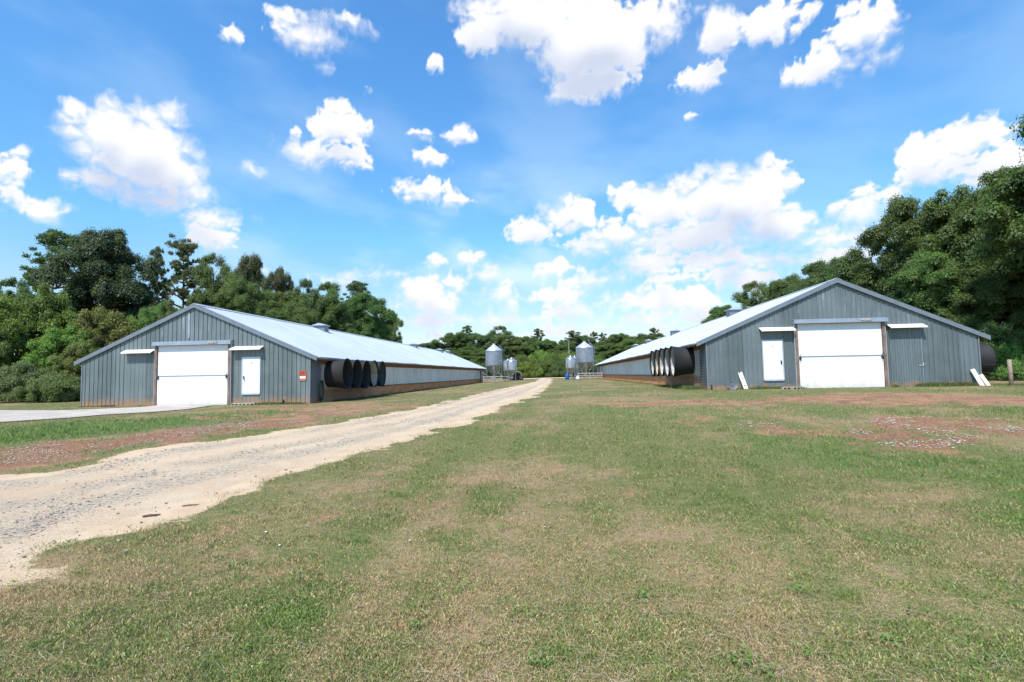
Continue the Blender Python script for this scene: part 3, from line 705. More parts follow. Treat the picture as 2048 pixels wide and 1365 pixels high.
    m.hexa([(4.2, -.25, 3.345), (8.58, -.25, 3.345), (8.58, -.02, 3.385), (4.2, -.02, 3.385), (4.2, -.25, 3.36), (8.58, -.25, 3.36), (8.58, -.02, 3.40), (4.2, -.02, 3.40)])
    m.box(4.2, 4.22, -.279, -.02, 3.18, 3.345); m.box(8.56, 8.58, -.279, -.02, 3.18, 3.345)
    hd = m.build('door_header', M['header'], B)
    # torn, curled bit of the header metal
    m = MB(); cx = 7.35 if left else 7.3
    for k in range(4):
        x0 = cx+k*.12; m.quad((x0, -.305, 3.27+.03*math.sin(k*2)), (x0+.13, -.36, 3.25), (x0+.12, -.37, 3.32), (x0+.01, -.31, 3.34))
    m.quad((cx-.05, -.302, 3.24), (cx+.5, -.302, 3.2), (cx+.4, -.302, 3.3), (cx, -.302, 3.31))
    m.build('torn_flap', M['ply'], hd)
    m = MB(); m.box(4.40, 8.36, -.10, .0, 3.16, 3.30); m.build('door_head', M['rusty_post'], B)
    # ---- awnings
    for (a, b, z) in ([(2.52, 4.22, 2.98), (8.56, 10.25, 3.03)] if left else [(2.60, 4.22, 3.02), (8.62, 10.30, 3.03)]):
        m = MB(); m.hexa([(a, -.35, z-.15), (b, -.35, z-.15), (b, -.025, z-.01), (a, -.025, z-.01), (a, -.35, z-.13), (b, -.35, z-.13), (b, -.025, z+.015), (a, -.025, z+.015)])
        m.hexa([(a, -.375, z-.19), (b, -.375, z-.19), (b, -.352, z-.19), (a, -.352, z-.19), (a, -.375, z-.13), (b, -.375, z-.13), (b, -.352, z-.125), (a, -.352, z-.125)])
        aw = m.build('awning', M['awning'], B)
        m = MB(); m.box(a+.03, b-.03, -.08, -.03, z-.10, z-.045); 
        for xx in (a+.1, b-.16): m.hexa([(xx, -.34, z-.19), (xx+.05, -.34, z-.19), (xx+.05, -.085, z-.10), (xx, -.085, z-.10), (xx, -.34, z-.155), (xx+.05, -.34, z-.155), (xx+.05, -.085, z-.05), (xx, -.085, z-.05)])
        m.build('awning_bracket', M['rust_wood'], aw)
        # overlapping sheet below the awning (old door opening covered over)
        m = MB()
        xx = a+.1
        while xx < b-.06:
            st = .23 if left else .115
            m.box(xx, min(xx+st-.012, b-.05), -.037, -.028, .0, z-.2); xx += st
        m.build('patch_sheet', WM, B)
    # ---- small door
    a, b, z0, z1 = (9.08, 10.11, .54, 2.48) if left else (2.70, 3.71, .42, 2.42)
    Dr = bpy.data.objects.new('service_door', None); C.objects.link(Dr); Dr.parent = B; Dr.location = (a, -.045, z0)
    w = b-a; h = z1-z0
    m = MB(); m.box(.05, w-.05, -.02, .0, .05, h-.05); m.build('door_leaf', M['whitedoor'], Dr, bevel=.004)
    m = MB(); m.box(0, .048, -.035, .01, 0, h); m.box(w-.048, w, -.035, .01, 0, h); m.box(.049, w-.049, -.035, .01, h-.048, h); m.box(.049, w-.049, -.05, .01, -.03, .048); m.build('door_frame', M['frame'], Dr)
    hx = .13 if left else w-.13
    m = MB(); m.tube([(hx, -.02, h*.45), (hx, -.07, h*.45)], .034, 12); m.box(hx-.03, hx+.03, -.03, -.021, h*.45-.12, h*.45+.08)
    m.tube([(hx+.02, -.03, h*.45-.05), (hx+.03, -.035, h*.45-.16), (hx+.02, -.03, h*.45-.22)], .012, 6); m.build('door_handle', M['black'], Dr)
    lettering('8' if left else '4', .13, Dr, (w*.5+.02 if left else w*.5, -.024, h*.83), M['dark'], 'door_number')
    # ---- fans
    ys = [1.95, 3.40, 4.85, 6.32, 7.75] if left else [2.35, 3.85, 5.33, 6.82, 8.35]
    s = BW if left else 0; side = 1 if left else -1
    for i, y in enumerate(ys):
        lin = ([None, None, None, M['liner2'], M['liner3']] if left else [M['liner'], M['liner'], M['liner'], M['liner2'], M['liner']])[i]
        make_fan(B, s+side*.05, y, 1.50, side, lin, None)
        m = MB(); m.box(min(s+side*.03, s+side*.09), max(s+side*.03, s+side*.09), y-.71, y+.71, .72, 2.03)
        m.build('fan_housing', M['ply'], B)
    if not left:
        rf = make_fan(B, BW+.05, 1.75, 1.30, 1, None, None); rf.scale = (1.3, .95, .95)
    if left:
        m = MB(); m.box(6.04, 6.13, -.04, -.03, 3.55, 4.86); m.build('pale_strip', simple('pale_weathered', (.34, .37, .43), .5, .2, .2, 4), B)
        # notice
        sg = MB(); sg.box(12.2, 12.58, -.045, -.03, 1.17, 1.72); so_ = sg.build('notice_sign', M['signred'], B, bevel=.01)
        m = MB(); m.box(12.235, 12.545, -.05, -.046, 1.30, 1.42); m.box(12.26, 12.52, -.05, -.046, 1.22, 1.235); m.build('notice_text_band', M['signwhite'], so_)
        m = MB(); m.box(12.30, 12.48, -.05, -.046, 1.52, 1.62); m.build('notice_emblem', simple('sign_dark_red', (.32, .05, .03), .5), so_)
    else:
        # hinged sheet door on the right, almost flush
        m = MB(); m.box(10.17, 10.185, -.045, -.03, .05, 2.4); m.tube([(9.95, -.05, 1.02), (10.2, -.06, 1.02), (10.2, -.06, 1.14)], .012, 6)
        m.build('latch_strip', M['frame'], B)
    for xx in (.0, BW-.05):
        m = MB(); m.box(xx-.005, xx+.055, -.045, -.03, -.2, EH-.02); m.build('corner_trim', M['trim'], B)
    return B
BL = barn('left'); BR = barn('right')
def on_barn(B, s, y, z=None):
    p = Matrix.Translation(B.location) @ Euler(B.rotation_euler).to_matrix().to_4x4() @ Vector((s, y, 0))
    return (p.x, p.y, tz(p.x, p.y) if z is None else z)

# ---------------------------------------------------------------- small things round the barns
def leaning_board(s, y, w, h, lean, rx, mat, label, tone=None):
    x, yy, z = on_barn(BR, s, y); m = MB(); m.box(-w/2, w/2, -.02, .02, 0, h)
    o = m.build('board', mat, bevel=.004); o.location = (x, yy, z-.02); o.rotation_euler = (rx, lean, -.08)
    tag(o, label, 'board', 'pale boards leaning on the right barn'); return o
bd = leaning_board(1.78, -.30, .20, .92, -.20, -.32, M['board'], 'narrow stained white board leaning beside the grey disc')
m = MB()
for (zx, hh) in ((.0, .18), (.03, .55), (-.04, .86)): m = MB(); m.box(zx-.03, zx+.03, -.024, -.0215, hh, hh+.09); m.build('stain', M['rusty_post'], bd)
leaning_board(12.56, -.36, .20, .88, -.26, -.30, M['board'], 'tall white board leaning at the right corner of the right barn')
leaning_board(12.88, -.30, .18, .62, -.30, -.34, M['board2'], 'shorter tan board leaning behind the tall white one')
# dished grey disc
x, yy, z = on_barn(BR, 1.15, -.22); m = MB(); m.lathe([(0.001, -.05), (.12, -.045), (.2, -.02), (.235, .02), (.25, .02), (.24, 0), (.2, -.035), (.001, -.065)], 28)
for k in range(6): a = k*PI/3; m.box(-.012, .012, 0.03, .22, -.048, -.02, Matrix.Rotation(a, 4, 'Z'))
o = m.build('fan_disc', M['lid'], loc=(x, yy, z+.20)); o.rotation_euler = (R(72), .1, -.05)
tag(o, 'round grey dished disc with spokes leaning on the right barn wall', 'disc')
x, yy, z = on_barn(BR, .18, -.12); m = MB(); m.tube([(0, 0, -.05), (0, 0, .22)], .035, 10); m.tube([(0, 0, .22), (0, 0, .25)], .05, 10)
o = m.build('pipe_stub', M['black'], loc=(x, yy, z)); tag(o, 'short dark pipe standing at the left corner of the right barn', 'pipe')
x, yy, z = on_barn(BL, 11.45, -.18); m = MB(); m.tube([(0, 0, -.05), (0, 0, .16), (0, -.06, .22)], .045, 10); m.box(-.16, -.05, -.04, .05, 0, .10)
o = m.build('pipe_stub', M['black'], loc=(x, yy, z)); tag(o, 'short dark pipe at the foot of the left barn below the orange notice', 'pipe')
def block(s, y, B, label, rz=0):
    x, yy, z = on_barn(B, s, y); m = MB(); L, w, h, k = .39, .19, .19, .032
    m.box(-L/2, L/2, -w/2, -w/2+k, 0, h); m.box(-L/2, L/2, w/2-k, w/2, 0, h)
    for xx in (-L/2, -k/2, L/2-k): m.box(xx, xx+k, -w/2+k, w/2-k, 0.002, h-.002)
    o = m.build('concrete_block', M['concrete'], loc=(x, yy, z-.05)); o.rotation_euler = (R(90), 0, rz); o.location.z += .06
    return tag(o, label, 'concrete block', 'concrete blocks under the service doors')
for i, (s, lab) in enumerate([(9.05, 'leftmost concrete block under the white service door of the left barn'), (9.45, 'middle concrete block under the white service door of the left barn'), (9.86, 'rightmost concrete block under the white service door of the left barn')]): block(s, -.4, BL, lab, .05*i)
for i, (s, lab) in enumerate([(3.55, 'left hollow block in the grass under the right barn service door'), (3.98, 'right hollow block in the grass by the right barn door post')]): block(s, -.45, BR, lab, .1*i)
x, yy, z = on_barn(BL, 1.7, -.2); m = MB(); m.box(-.28, .28, -.1, .1, -.02, .07); o = m.build('drain_box', M['dark'], loc=(x, yy, z), bevel=.01); tag(o, 'low dark box at the foot of the left barn near its left corner', 'box')
# coiled hose hanging on the left barn corner
m = MB()
for k in range(5):
    pts = [(k*.018+.10, .95+.22*math.cos(a)+.01*k, .62+.52*math.sin(a)+.015*k) for a in [j*2*PI/22 for j in range(23)]]; m.tube(pts, .013, 6, cap=False)
m.tube([(.12, 1.1, .2), (.25, 1.3, .0), (.3, 1.9, -.02), (.22, 2.6, -.02)], .013, 6)
o = m.build('garden_hose', M['hose']); x, yy, z = on_barn(BL, BW, 0); o.location = (x, yy, BL.location.z); o.rotation_euler = (0, 0, -.087)
tag(o, 'dark green hose coiled on the side wall under the first fan', 'hose')
# sticks
for (a, b, lab, r) in [((285, 1036), (321, 1031), 'thick dark stick lying on the edge of the sandy road', .013), ((364, 1015), (398, 1011), 'thin brown stick half in the grass at the road edge', .008)]:
    p, q_ = ground_pt(*a), ground_pt(*b); d = q_-p; m = MB()
    pts = [(p[0]+d[0]*u, p[1]+d[1]*u+.006*math.sin(u*7), tz(*p)+.014+.003*math.sin(u*4)) for u in np.linspace(0, 1, 7)]
    m.tube(pts, [r*.8, r, r*.9, r*1.05, r*.85, r*.8, r*.4], 7); m.tube([pts[4], (pts[4][0]+.04, pts[4][1]-.05, pts[4][2]+.02)], [r*.4, r*.2], 5)
    o = m.build('stick', M['stick']); tag(o, lab, 'stick')

# wire fence at the far right
fz = tz(23.2, 25)
fe = empty('wire_fence', (23.25, 24.9, fz), 0, 'thin wire fence on a weathered post beyond the right barn corner', 'fence')
for (dx, dy) in ((0, 0), (1.0, 6.2), (3.0, -4.6)):
    m = MB(); m.tube([(dx, dy, -.3), (dx+.01, dy, .6), (dx-.01, dy, 1.22)], [.09, .085, .08], 10); m.build('post', M['post_wood'], fe)
for zh in (1.02, .62, .30):
    m = MB(); m.tube([(1.0, 6.2, zh), (.5, 3, zh-.03), (0, -.09, zh), (1.5, -2.4, zh-.03), (3, -4.6, zh)], .006, 4); m.build('wire', M['rail'], fe)

# ---------------------------------------------------------------- feed bins
def feed_bin(name, x, y, z_apex, z_cyl_top, z_cyl_bot, z_hop, D, matb, label, ladder=True, shiny=False, legn=6):
    g = tz(x, y); o = empty('feed_bin', (x, y, g), 0, label, 'feed bin', 'galvanised feed bins'); r = D/2
    a, ct, cb, hb = z_apex-g, z_cyl_top-g, z_cyl_bot-g, z_hop-g
    m = MB(); prof = []; h = cb; k = 0
    while h < ct-.02: prof.append((r+(.012 if k % 2 else 0), h)); h += .12; k += 1
    prof.append((r, ct)); m.lathe(prof, 40); m.build('tank', matb, o)
    m = MB(); m.lathe([(r+.05, ct-.02), (r+.05, ct), (r*.6, ct+(a-ct)*.45), (.24, a-.18), (.24, a-.05), (.3, a-.05), (.3, a), (.01, a+.03)], 40); m.build('roof_cone', M['shiny'] if shiny else M['binroof'], o)
    m = MB(); m.lathe([(r-.02, cb+.02), (.17, hb+.1), (.17, hb-.05), (.12, hb-.05)], 40); m.build('hopper', M['hopper'], o)
    for k in range(legn):
        an = 2*PI*(k+.5)/legn; c, s_ = math.cos(an)*(r+.04), math.sin(an)*(r+.04)
        m = MB(); m.box(-.045, .045, -.03, .03, -.2, cb+(ct-cb)*.45, Matrix.Translation((c, s_, 0)) @ Matrix.Rotation(an+PI/2, 4, 'Z')); m.build('leg', M['bin'], o)
    m = MB()
    for k in range(legn):
        a0, a1 = 2*PI*(k+.5)/legn, 2*PI*(k+1.5)/legn
        for (h0, h1) in ((.25, cb-.1),): m.tube([(math.cos(a0)*r, math.sin(a0)*r, h0), (math.cos(a1)*r, math.sin(a1)*r, h1)], .018, 5)
    m.build('brace', M['bin'], o)
    if ladder:
        m = MB(); an = -.15; lx = r+.22
        for dy in (-.18, .18): m.tube([(lx, dy, .4), (lx, dy, ct), (r*.55, dy, a-.1), ], .016, 5)
        h = .5
        while h < ct: m.tube([(lx, -.18, h), (lx, .18, h)], .012, 5); h += .3
        for k in range(4):
            hh = cb+.3+k*(ct-cb-.3)/3; m.tube([(lx+.32*math.sin(b_), .3*math.cos(b_), hh) for b_ in [j*PI/8 for j in range(9)]], .01, 4)
        l_ = m.build('ladder', M['rail'], o)
    m = MB(); m.box(-.2, .2, -.2, .2, hb-.32, hb-.06); m.tube([(0, 0, hb-.2), (-.9 if x < 0 else .9, .6, hb-.05), (-2.2 if x < 0 else 2.2, 1.4, hb+.9)], .06, 8)
    m.build('auger_pipe', M['bin'], o)
    return o
Yb = 84
feed_bin('l', at(988.5, Yb), Yb, hgt(990, 688, Yb), hgt(990, 702, Yb), hgt(990, 731.5, Yb), hgt(990, 754, Yb), 2.65, M['bin'], 'large galvanised feed bin at the far end of the left barn')
feed_bin('ls', at(1023.5, Yb), Yb, hgt(1023, 715, Yb), hgt(1023, 723, Yb), hgt(1023, 741, Yb), hgt(1023, 753, Yb), 1.60, M['shiny'], 'small shiny feed bin in front of the left pair of tanks', False, True, 4)
feed_bin('ls2', at(1016.5, 90), 90, hgt(1015, 718, 90), hgt(1015, 724, 90), hgt(1015, 742, 90), hgt(1015, 753, 90), 1.60, M['shiny'], 'small shiny feed bin half hidden behind its twin on the left', False, True, 4)
feed_bin('r', at(1170, Yb), Yb, hgt(1170, 683, Yb), hgt(1170, 696, Yb), hgt(1170, 725.5, Yb), hgt(1170, 747, Yb), 2.75, M['bin'], 'large galvanised feed bin at the far end of the right barn')
feed_bin('rs', at(1141.5, 82), 82, hgt(1142, 711, 82), hgt(1142, 718, 82), hgt(1142, 736.5, 82), hgt(1142, 748.5, 82), 1.50, M['shiny'], 'small shiny feed bin next to the blue barrel on the right', False, True, 4)
feed_bin('rs2', at(1150, 88), 88, hgt(1150, 712, 88), hgt(1150, 719, 88), hgt(1150, 737, 88), hgt(1150, 748.5, 88), 1.50, M['shiny'], 'small shiny feed bin mostly hidden between two tanks on the right', False, True, 4)
# barrel, white sack
x = at(1134, 81.5); m = MB(); m.lathe([(.001, 0), (.28, 0), (.3, .03), (.3, .28), (.315, .3), (.3, .32), (.3, .58), (.315, .6), (.3, .62), (.3, .86), (.28, .9), (.001, .9)], 24)
o = m.build('barrel', M['blue'], loc=(x, 81.5, tz(x, 81.5))); tag(o, 'blue plastic barrel beside the small shiny bin on the right', 'barrel')
x = at(1155, 80); m = MB(); m.lathe([(.001, 0), (.26, .0), (.32, .15), (.27, .35), (.12, .5), (.15, .58), (.001, .58)], 14)
o = m.build('sack', M['board'], loc=(x, 80, tz(x, 80)), ); tag(o, 'small white sack on the ground at the end of the rail fence', 'sack')
def rail_fence(pa, pb, Yf, label, n=3, hs=(.25, .58, .92)):
    x0, x1 = at(pa, Yf), at(pb, Yf); f = empty('rail_fence', (x0, Yf, tz(x0, Yf)), 0, label, 'fence', 'board fences by the feed bins')
    for k in range(n):
        px = (x1-x0)*k/(n-1); m = MB(); m.box(px-.07, px+.07, -.06, .06, -.3, 1.05); m.build('post', M['rail_wood'], f)
    for hh in hs: m = MB(); m.box(-.12, x1-x0+.12, -.10, -.065, hh-.07, hh+.07); m.build('rail', M['rail_wood'], f)
rail_fence(967, 1003, 81.5, 'three rail board fence in front of the large left bin')
rail_fence(1156, 1203, 80.5, 'three rail board fence in front of the large right bin')
# small lean-to behind the left bins
x = at(1033, 97); g = tz(x, 97); sh_ = empty('lean_to_shed', (x, 97, g), 0, 'small open lean-to with a white roof behind the left bins', 'shed')
m = MB(); m.hexa([(-1.4, -1, 1.6), (.9, -1, 1.35), (.9, 1.2, 1.35), (-1.4, 1.2, 1.6), (-1.4, -1, 1.68), (.9, -1, 1.42), (.9, 1.2, 1.42), (-1.4, 1.2, 1.68)]); m.v = [(a, b, c+.35*(1 if a < 0 else 0)) for a, b, c in m.v]; m.build('roof', M['binroof'], sh_)
for (a, b) in ((-1.3, -.9), (.8, -.9), (-1.3, 1.1), (.8, 1.1)): m = MB(); m.box(a-.06, a+.06, b-.06, b+.06, -.2, 1.4 if a > 0 else 1.95); m.build('post', M['post_wood'], sh_)
m = MB(); m.box(-1.3, .8, 1.0, 1.05, 0, 1.3); m.build('back_panel', M['dark'], sh_)
x = at(1042, 95); m = MB(); m.lathe([(.18, -.12), (.36, -.12), (.42, -.06), (.42, .06), (.36, .12), (.18, .12), (.16, 0), (.18, -.12)], 24, axis='x'); o = m.build('tyre', M['black'], loc=(x, 95, tz(x, 95)+.4)); o.rotation_euler = (0, 0, 1.2)
tag(o, 'black tyre standing on edge by the white-roofed lean-to', 'tyre')
x = at(1139, 101); m = MB(); hh = hgt(1138, 678, 101)-tz(x, 101); m.tube([(0, 0, -.3), (0, 0, hh)], [.05, .03], 6); m.tube([(-.5, 0, hh-.3), (.1, 0, hh-.3)], .03, 5); m.tube([(-.3, 0, hh-.8), (.1, 0, hh-.8)], .03, 5)
o = m.build('antenna_mast', M['bin'], loc=(x, 101, tz(x, 101))); tag(o, 'thin tall metal mast against the trees beside the right bins', 'mast')

# ---------------------------------------------------------------- trees
def unit(v): return v/np.maximum(1e-9, np.linalg.norm(v, axis=-1, keepdims=True))
def leaves(centers, radii, counts, size, aspect=1.7, flat=.8, out_w=1.0, seed=0, up=.65, elong=False, jit=.42):
    r = np.random.default_rng(seed); Cn = np.repeat(centers, counts, 0); Rn = np.repeat(radii, counts); shade = np.repeat(r.random(len(centers)), counts)
    n = len(Cn); d = unit(r.normal(size=(n, 3))); d[:, 2] = np.where(d[:, 2] < -.35, -d[:, 2], d[:, 2])
    rad = Rn*(r.random(n)**.45)*(1+.25*r.normal(size=n)*.6)
    p = Cn+d*rad[:, None]*np.array([1, 1, flat])
    nrm = unit(d*out_w+np.array([0, 0, up])+r.normal(size=(n, 3))*jit)
    a = unit(np.cross(nrm, r.normal(size=(n, 3)))); b = np.cross(nrm, a)
    if elong: a = unit(d+r.normal(size=(n, 3))*.6); b = unit(np.cross(a, r.normal(size=(n, 3))))
    s = size*(.6+.8*r.random(n)); L = (a*(s*aspect/2)[:, None]); Wd = (b*(s/2)[:, None])
    bend = nrm*(s*.18)[:, None]
    V = np.stack([p-L, p+Wd+bend, p+L, p-Wd+bend], 1).reshape(-1, 3)
    f = np.arange(4*n)
    val = np.clip(.22+.40*shade+.38*r.random(n), 0, 1); warm = np.clip(r.random(n)**3*1.2, 0, 1)
    col = np.repeat(np.stack([val, warm, np.zeros(n)], 1), 4, 0)
    return V, f, col
def limb(m, a, b, r0, r1, sag=.1, n=5, nn=6, rs=random):
    a, b = Vector(a), Vector(b); L = (b-a).length; pts = []; off = Vector((rs.uniform(-1, 1), rs.uniform(-1, 1), rs.uniform(.2, 1)))*L*sag
    for i in range(n+1): u = i/n; pts.append(a.lerp(b, u)+off*math.sin(u*PI))
    m.tube(pts, [r0+(r1-r0)*i/n for i in range(n+1)], nn)
PROTO = {}
def proto(kind):
    if kind in PROTO: return PROTO[kind]
    base, var = kind.rsplit('_', 1); sd_ = hash((base == 'pine', len(base), int(var)*7)) % 1000; sd_ = (sum(map(ord, kind))*31) % 1000
    r = np.random.default_rng(sd_); rs = random.Random(sd_); tr = MB()
    # nominal crown width 10, height 12, base at z=0
    if base == 'oak':
        cs, rd = [], []
        lobes = [((rs.uniform(-2.4, 2.4), rs.uniform(-2.4, 2.4), rs.uniform(4.6, 9.0)), rs.uniform(2.0, 3.1)) for _ in range(9)]+[((0, 0, 9.2), 2.6), ((0, 0, 5.6), 3.2), ((3.0, 0, 5.0), 1.9), ((-3.0, .5, 5.3), 1.9), ((0, -3, 5), 2)]
        for c, R_ in lobes:
            for _ in range(13):
                d = unit(r.normal(size=3)); d[2] = abs(d[2])*.9-.22
                cs.append(np.array(c)+d*R_*np.array([1, 1, .85])*(.8+.3*r.random())); rd.append(rs.uniform(.5, 1.05))
        for _ in range(26):
            d = unit(r.normal(size=3)); cs.append(np.array([0, 0, 6.3])+d*np.array([4.3, 4.3, 3.6])*r.random()**.4); rd.append(rs.uniform(.5, .9))
        cs, rd = np.array(cs), np.array(rd); cs[:, 2] = np.clip(cs[:, 2], 1.9, 12)
        V, f, col = leaves(cs, rd, (900*rd**1.6).astype(int)+110, .092, 1.7, .8, seed=sd_)
        limb(tr, (0, 0, -.4), (.2, .1, 3.0), .36, .28, .03, 5, 10, rs); limb(tr, (.2, .1, 3.0), (.1, 0, 9.5), .28, .06, .05, 6, 8, rs)
        for c, R_ in lobes: limb(tr, (.15, .05, rs.uniform(2.2, 4.5)), c, .16, .04, .08, 5, 6, rs)
        for i in range(0, len(cs), 5): limb(tr, lobes[(i//13) % len(lobes)][0], cs[i], .05, .015, .05, 3, 4, rs)
    elif base == 'pine':
        cs, rd = [], []
        top = 12.; limb(tr, (0, 0, -.4), (.25, .1, top), .22, .03, .03, 9, 8, rs)
        for k in range(38):
            h = 3.6+8.2*(k/38)**.85+rs.uniform(-.3, .3); an = k*2.4+rs.uniform(-.5, .5); ext = (4.2*(1-(max(0, h-3.6)/9.2)**1.5)+.5)*rs.uniform(.45, 1.05)
            if h < 5 and rs.random() < .4: ext *= .4
            e_ = (math.cos(an)*ext, math.sin(an)*ext, h+ext*rs.uniform(.1, .4)); limb(tr, (.15*h/12, 0, h), e_, .085, .025, .06, 4, 5, rs)
            for j in range(5):
                u = rs.uniform(.5, 1.08); cs.append(np.array([e_[0]*u+rs.gauss(0, .32), e_[1]*u+rs.gauss(0, .32), h+(e_[2]-h)*u+rs.gauss(.1, .2)])); rd.append(rs.uniform(.26, .50))
        cs.append(np.array([.25, .1, top])); rd.append(.5); cs, rd = np.array(cs), np.array(rd)
        V, f, col = leaves(cs, rd, (150*rd).astype(int)+16, .075, 4.6, .62, seed=sd_, elong=True)
    else:   # shrub: foliage to the ground
        cs, rd = [], []; low = .42 if base == 'bush' else 1.
        for _ in range(230):
            d = unit(r.normal(size=3)*np.array([1, 1, .8])); d[2] = abs(d[2]); q_ = .75+.3*r.random()
            lump = 1+.22*math.sin(4*math.atan2(d[1], d[0])+sd_)+.15*math.sin(7*d[2]+3*d[0]+sd_)
            c = np.array([d[0]*4.2, d[1]*4.2, (.6+d[2]*(6.2+1.3*lump))*low])*q_*np.array([lump, lump, 1]); c[2] = max(c[2], .4); cs.append(c); rd.append(rs.uniform(.45, 1.05))
        cs, rd = np.array(cs), np.array(rd); V, f, col = leaves(cs, rd, (520*rd**1.5).astype(int)+80, .115, 1.8, .95, seed=sd_, up=.25, jit=.6)
        for _ in range(9): limb(tr, (rs.uniform(-.8, .8), rs.uniform(-.8, .8), -.4), (rs.uniform(-3, 3), rs.uniform(-3, 3), rs.uniform(3.5, 6)*low), .13, .03, .08, 5, 6, rs)
    co = np_mesh('crown', V, f, 4, M['leaf'], col); to = tr.build('trunk', M['bark'])
    wx = np.percentile(np.abs(V[:, 0]), 99.3); hz_ = np.percentile(V[:, 2], 99.8)
    PROTO[kind] = (co.data, to.data, wx, hz_); bpy.data.objects.remove(co); bpy.data.objects.remove(to)
    return PROTO[kind]
TINT = {'oak': (.084, .132, .040), 'dark': (.050, .086, .040), 'mid': (.110, .172, .048), 'light': (.15, .235, .045), 'pine': (.105, .14, .065), 'brown': (.10, .098, .050), 'grey': (.12, .17, .075), 'olive': (.15, .175, .05)}
def tree(kind, px, wpx, toppy, Y_, tint, label, name, cat='tree', group=None, rz=None, xoff=None, depth=None):
    cm, tm, wx, hz_ = proto(kind); x = at(px, Y_) if xoff is None else xoff; g = tz(x, Y_)
    h = hgt(px, toppy, Y_)-g; w = wpx/F_PX*Y_
    o = empty(name, (x, Y_, g), random.uniform(0, 6.28) if rz is None else rz, label, cat, group)
    sx_ = w/2/wx; sz = h/hz_; o.scale = (sx_, (depth or sx_), sz)
    c = bpy.data.objects.new('crown', cm); C.objects.link(c); c.parent = o; c.color = (*[v*random.uniform(.9, 1.12) for v in TINT[tint]], 1)
    t_ = bpy.data.objects.new('trunk', tm); C.objects.link(t_); t_.parent = o
    return o
gL = 'trees left of and behind the left barn'
tree('pine_1', 105, 190, 462, 62, 'pine', 'tall open pine behind the big dark oak at the far left', 'pine_tree', group=gL)
tree('oak_1', 212, 195, 462, 54, 'dark', 'big dark broad oak rising above the shrubs left of the left barn', 'oak_tree', group=gL)
tree('pine_2', 308, 84, 496, 60, 'pine', 'narrow pine with bare trunk right of the big dark oak', 'pine_tree', group=gL)
tree('pine_3', 365, 130, 474, 63, 'pine', 'tall airy pine behind the peak of the left barn', 'pine_tree', group=gL)
tree('oak_2', 425, 110, 512, 62, 'oak', 'leafy tree just right of the airy pine behind the left barn', 'deciduous_tree', group=gL)
tree('oak_1', 497, 84, 517, 68, 'brown', 'brownish dense pine behind the left barn roof', 'pine_tree', group=gL)
tree('oak_3', 560, 74, 538, 72, 'brown', 'pointed brownish pine right of the dense brownish pine', 'pine_tree', group=gL)
tree('oak_2', 608, 78, 562, 76, 'pine', 'low-topped pine between the pointed pine and the broad trees', 'pine_tree', group=gL)
tree('oak_3', 475, 110, 556, 60, 'mid', 'low bright leafy tree in front of the brownish pines', 'deciduous_tree', group=gL)
tree('oak_1', 590, 120, 586, 68, 'mid', 'leafy tree above the first roof vent of the left barn', 'deciduous_tree', group=gL)
tree('oak_2', 655, 125, 568, 78, 'oak', 'broad leafy tree left of the small pine behind the barn roof', 'deciduous_tree', group=gL)
tree('pine_1', 715, 130, 563, 92, 'pine', 'small pine top rising from the right end of the left wood', 'pine_tree', group=gL)
tree('oak_3', 722, 115, 590, 84, 'oak', 'broad leafy tree under the small pine top behind the left barn', 'deciduous_tree', group=gL)
tree('oak_1', 775, 66, 620, 94, 'mid', 'last low leafy tree at the right end of the left wood', 'deciduous_tree', group=gL)
tree('oak_2', 540, 120, 605, 58, 'oak', 'lower leafy tree directly behind the left barn roof', 'deciduous_tree', group=gL)
tree('oak_3', 318, 80, 606, 50, 'mid', 'leafy low tree between the shrubs and the barn peak', 'deciduous_tree', group=gL)
tree('oak_2', 20, 120, 560, 56, 'oak', 'dull green low tree at the left edge of the photo', 'deciduous_tree', group=gL)
gS = 'shrubs left of the left barn'
for (k, px, w, top, Y_, ti, lab) in [
 ('shrub_1', 20, 165, 600, 46, 'light', 'bright green shrub mass at the left edge of the photo'),
 ('shrub_2', 105, 150, 582, 48, 'mid', 'tall green shrub below the open pine'),
 ('shrub_1', 205, 150, 622, 44, 'olive', 'olive feathery shrub below the big dark oak'),
 ('shrub_2', 270, 110, 632, 46, 'light', 'light green shrub left of the barn roof slope'),
 ('shrub_1', 130, 120, 655, 41, 'light', 'bright low shrub in the middle of the left thicket'),
 ('shrub_2', 160, 100, 684, 39, 'olive', 'olive shrub touching the left corner of the left barn'),
 ('bush_1', 45, 130, 728, 38, 'grey', 'greyish leafy bush at the foot of the left thicket'),
 ('bush_2', 112, 95, 748, 36.5, 'grey', 'low bush standing by the drive left of the barn'),
 ('shrub_2', -40, 120, 640, 42, 'mid', 'green shrub cut by the left edge of the photo'),
 ('shrub_2', 352, 90, 612, 50, 'olive', 'shrub top showing above the left barn near its peak')]:
    tree(k, px, w, top, Y_, ti, lab, 'shrub', 'shrub', gS)
gR = 'trees behind the right barn'
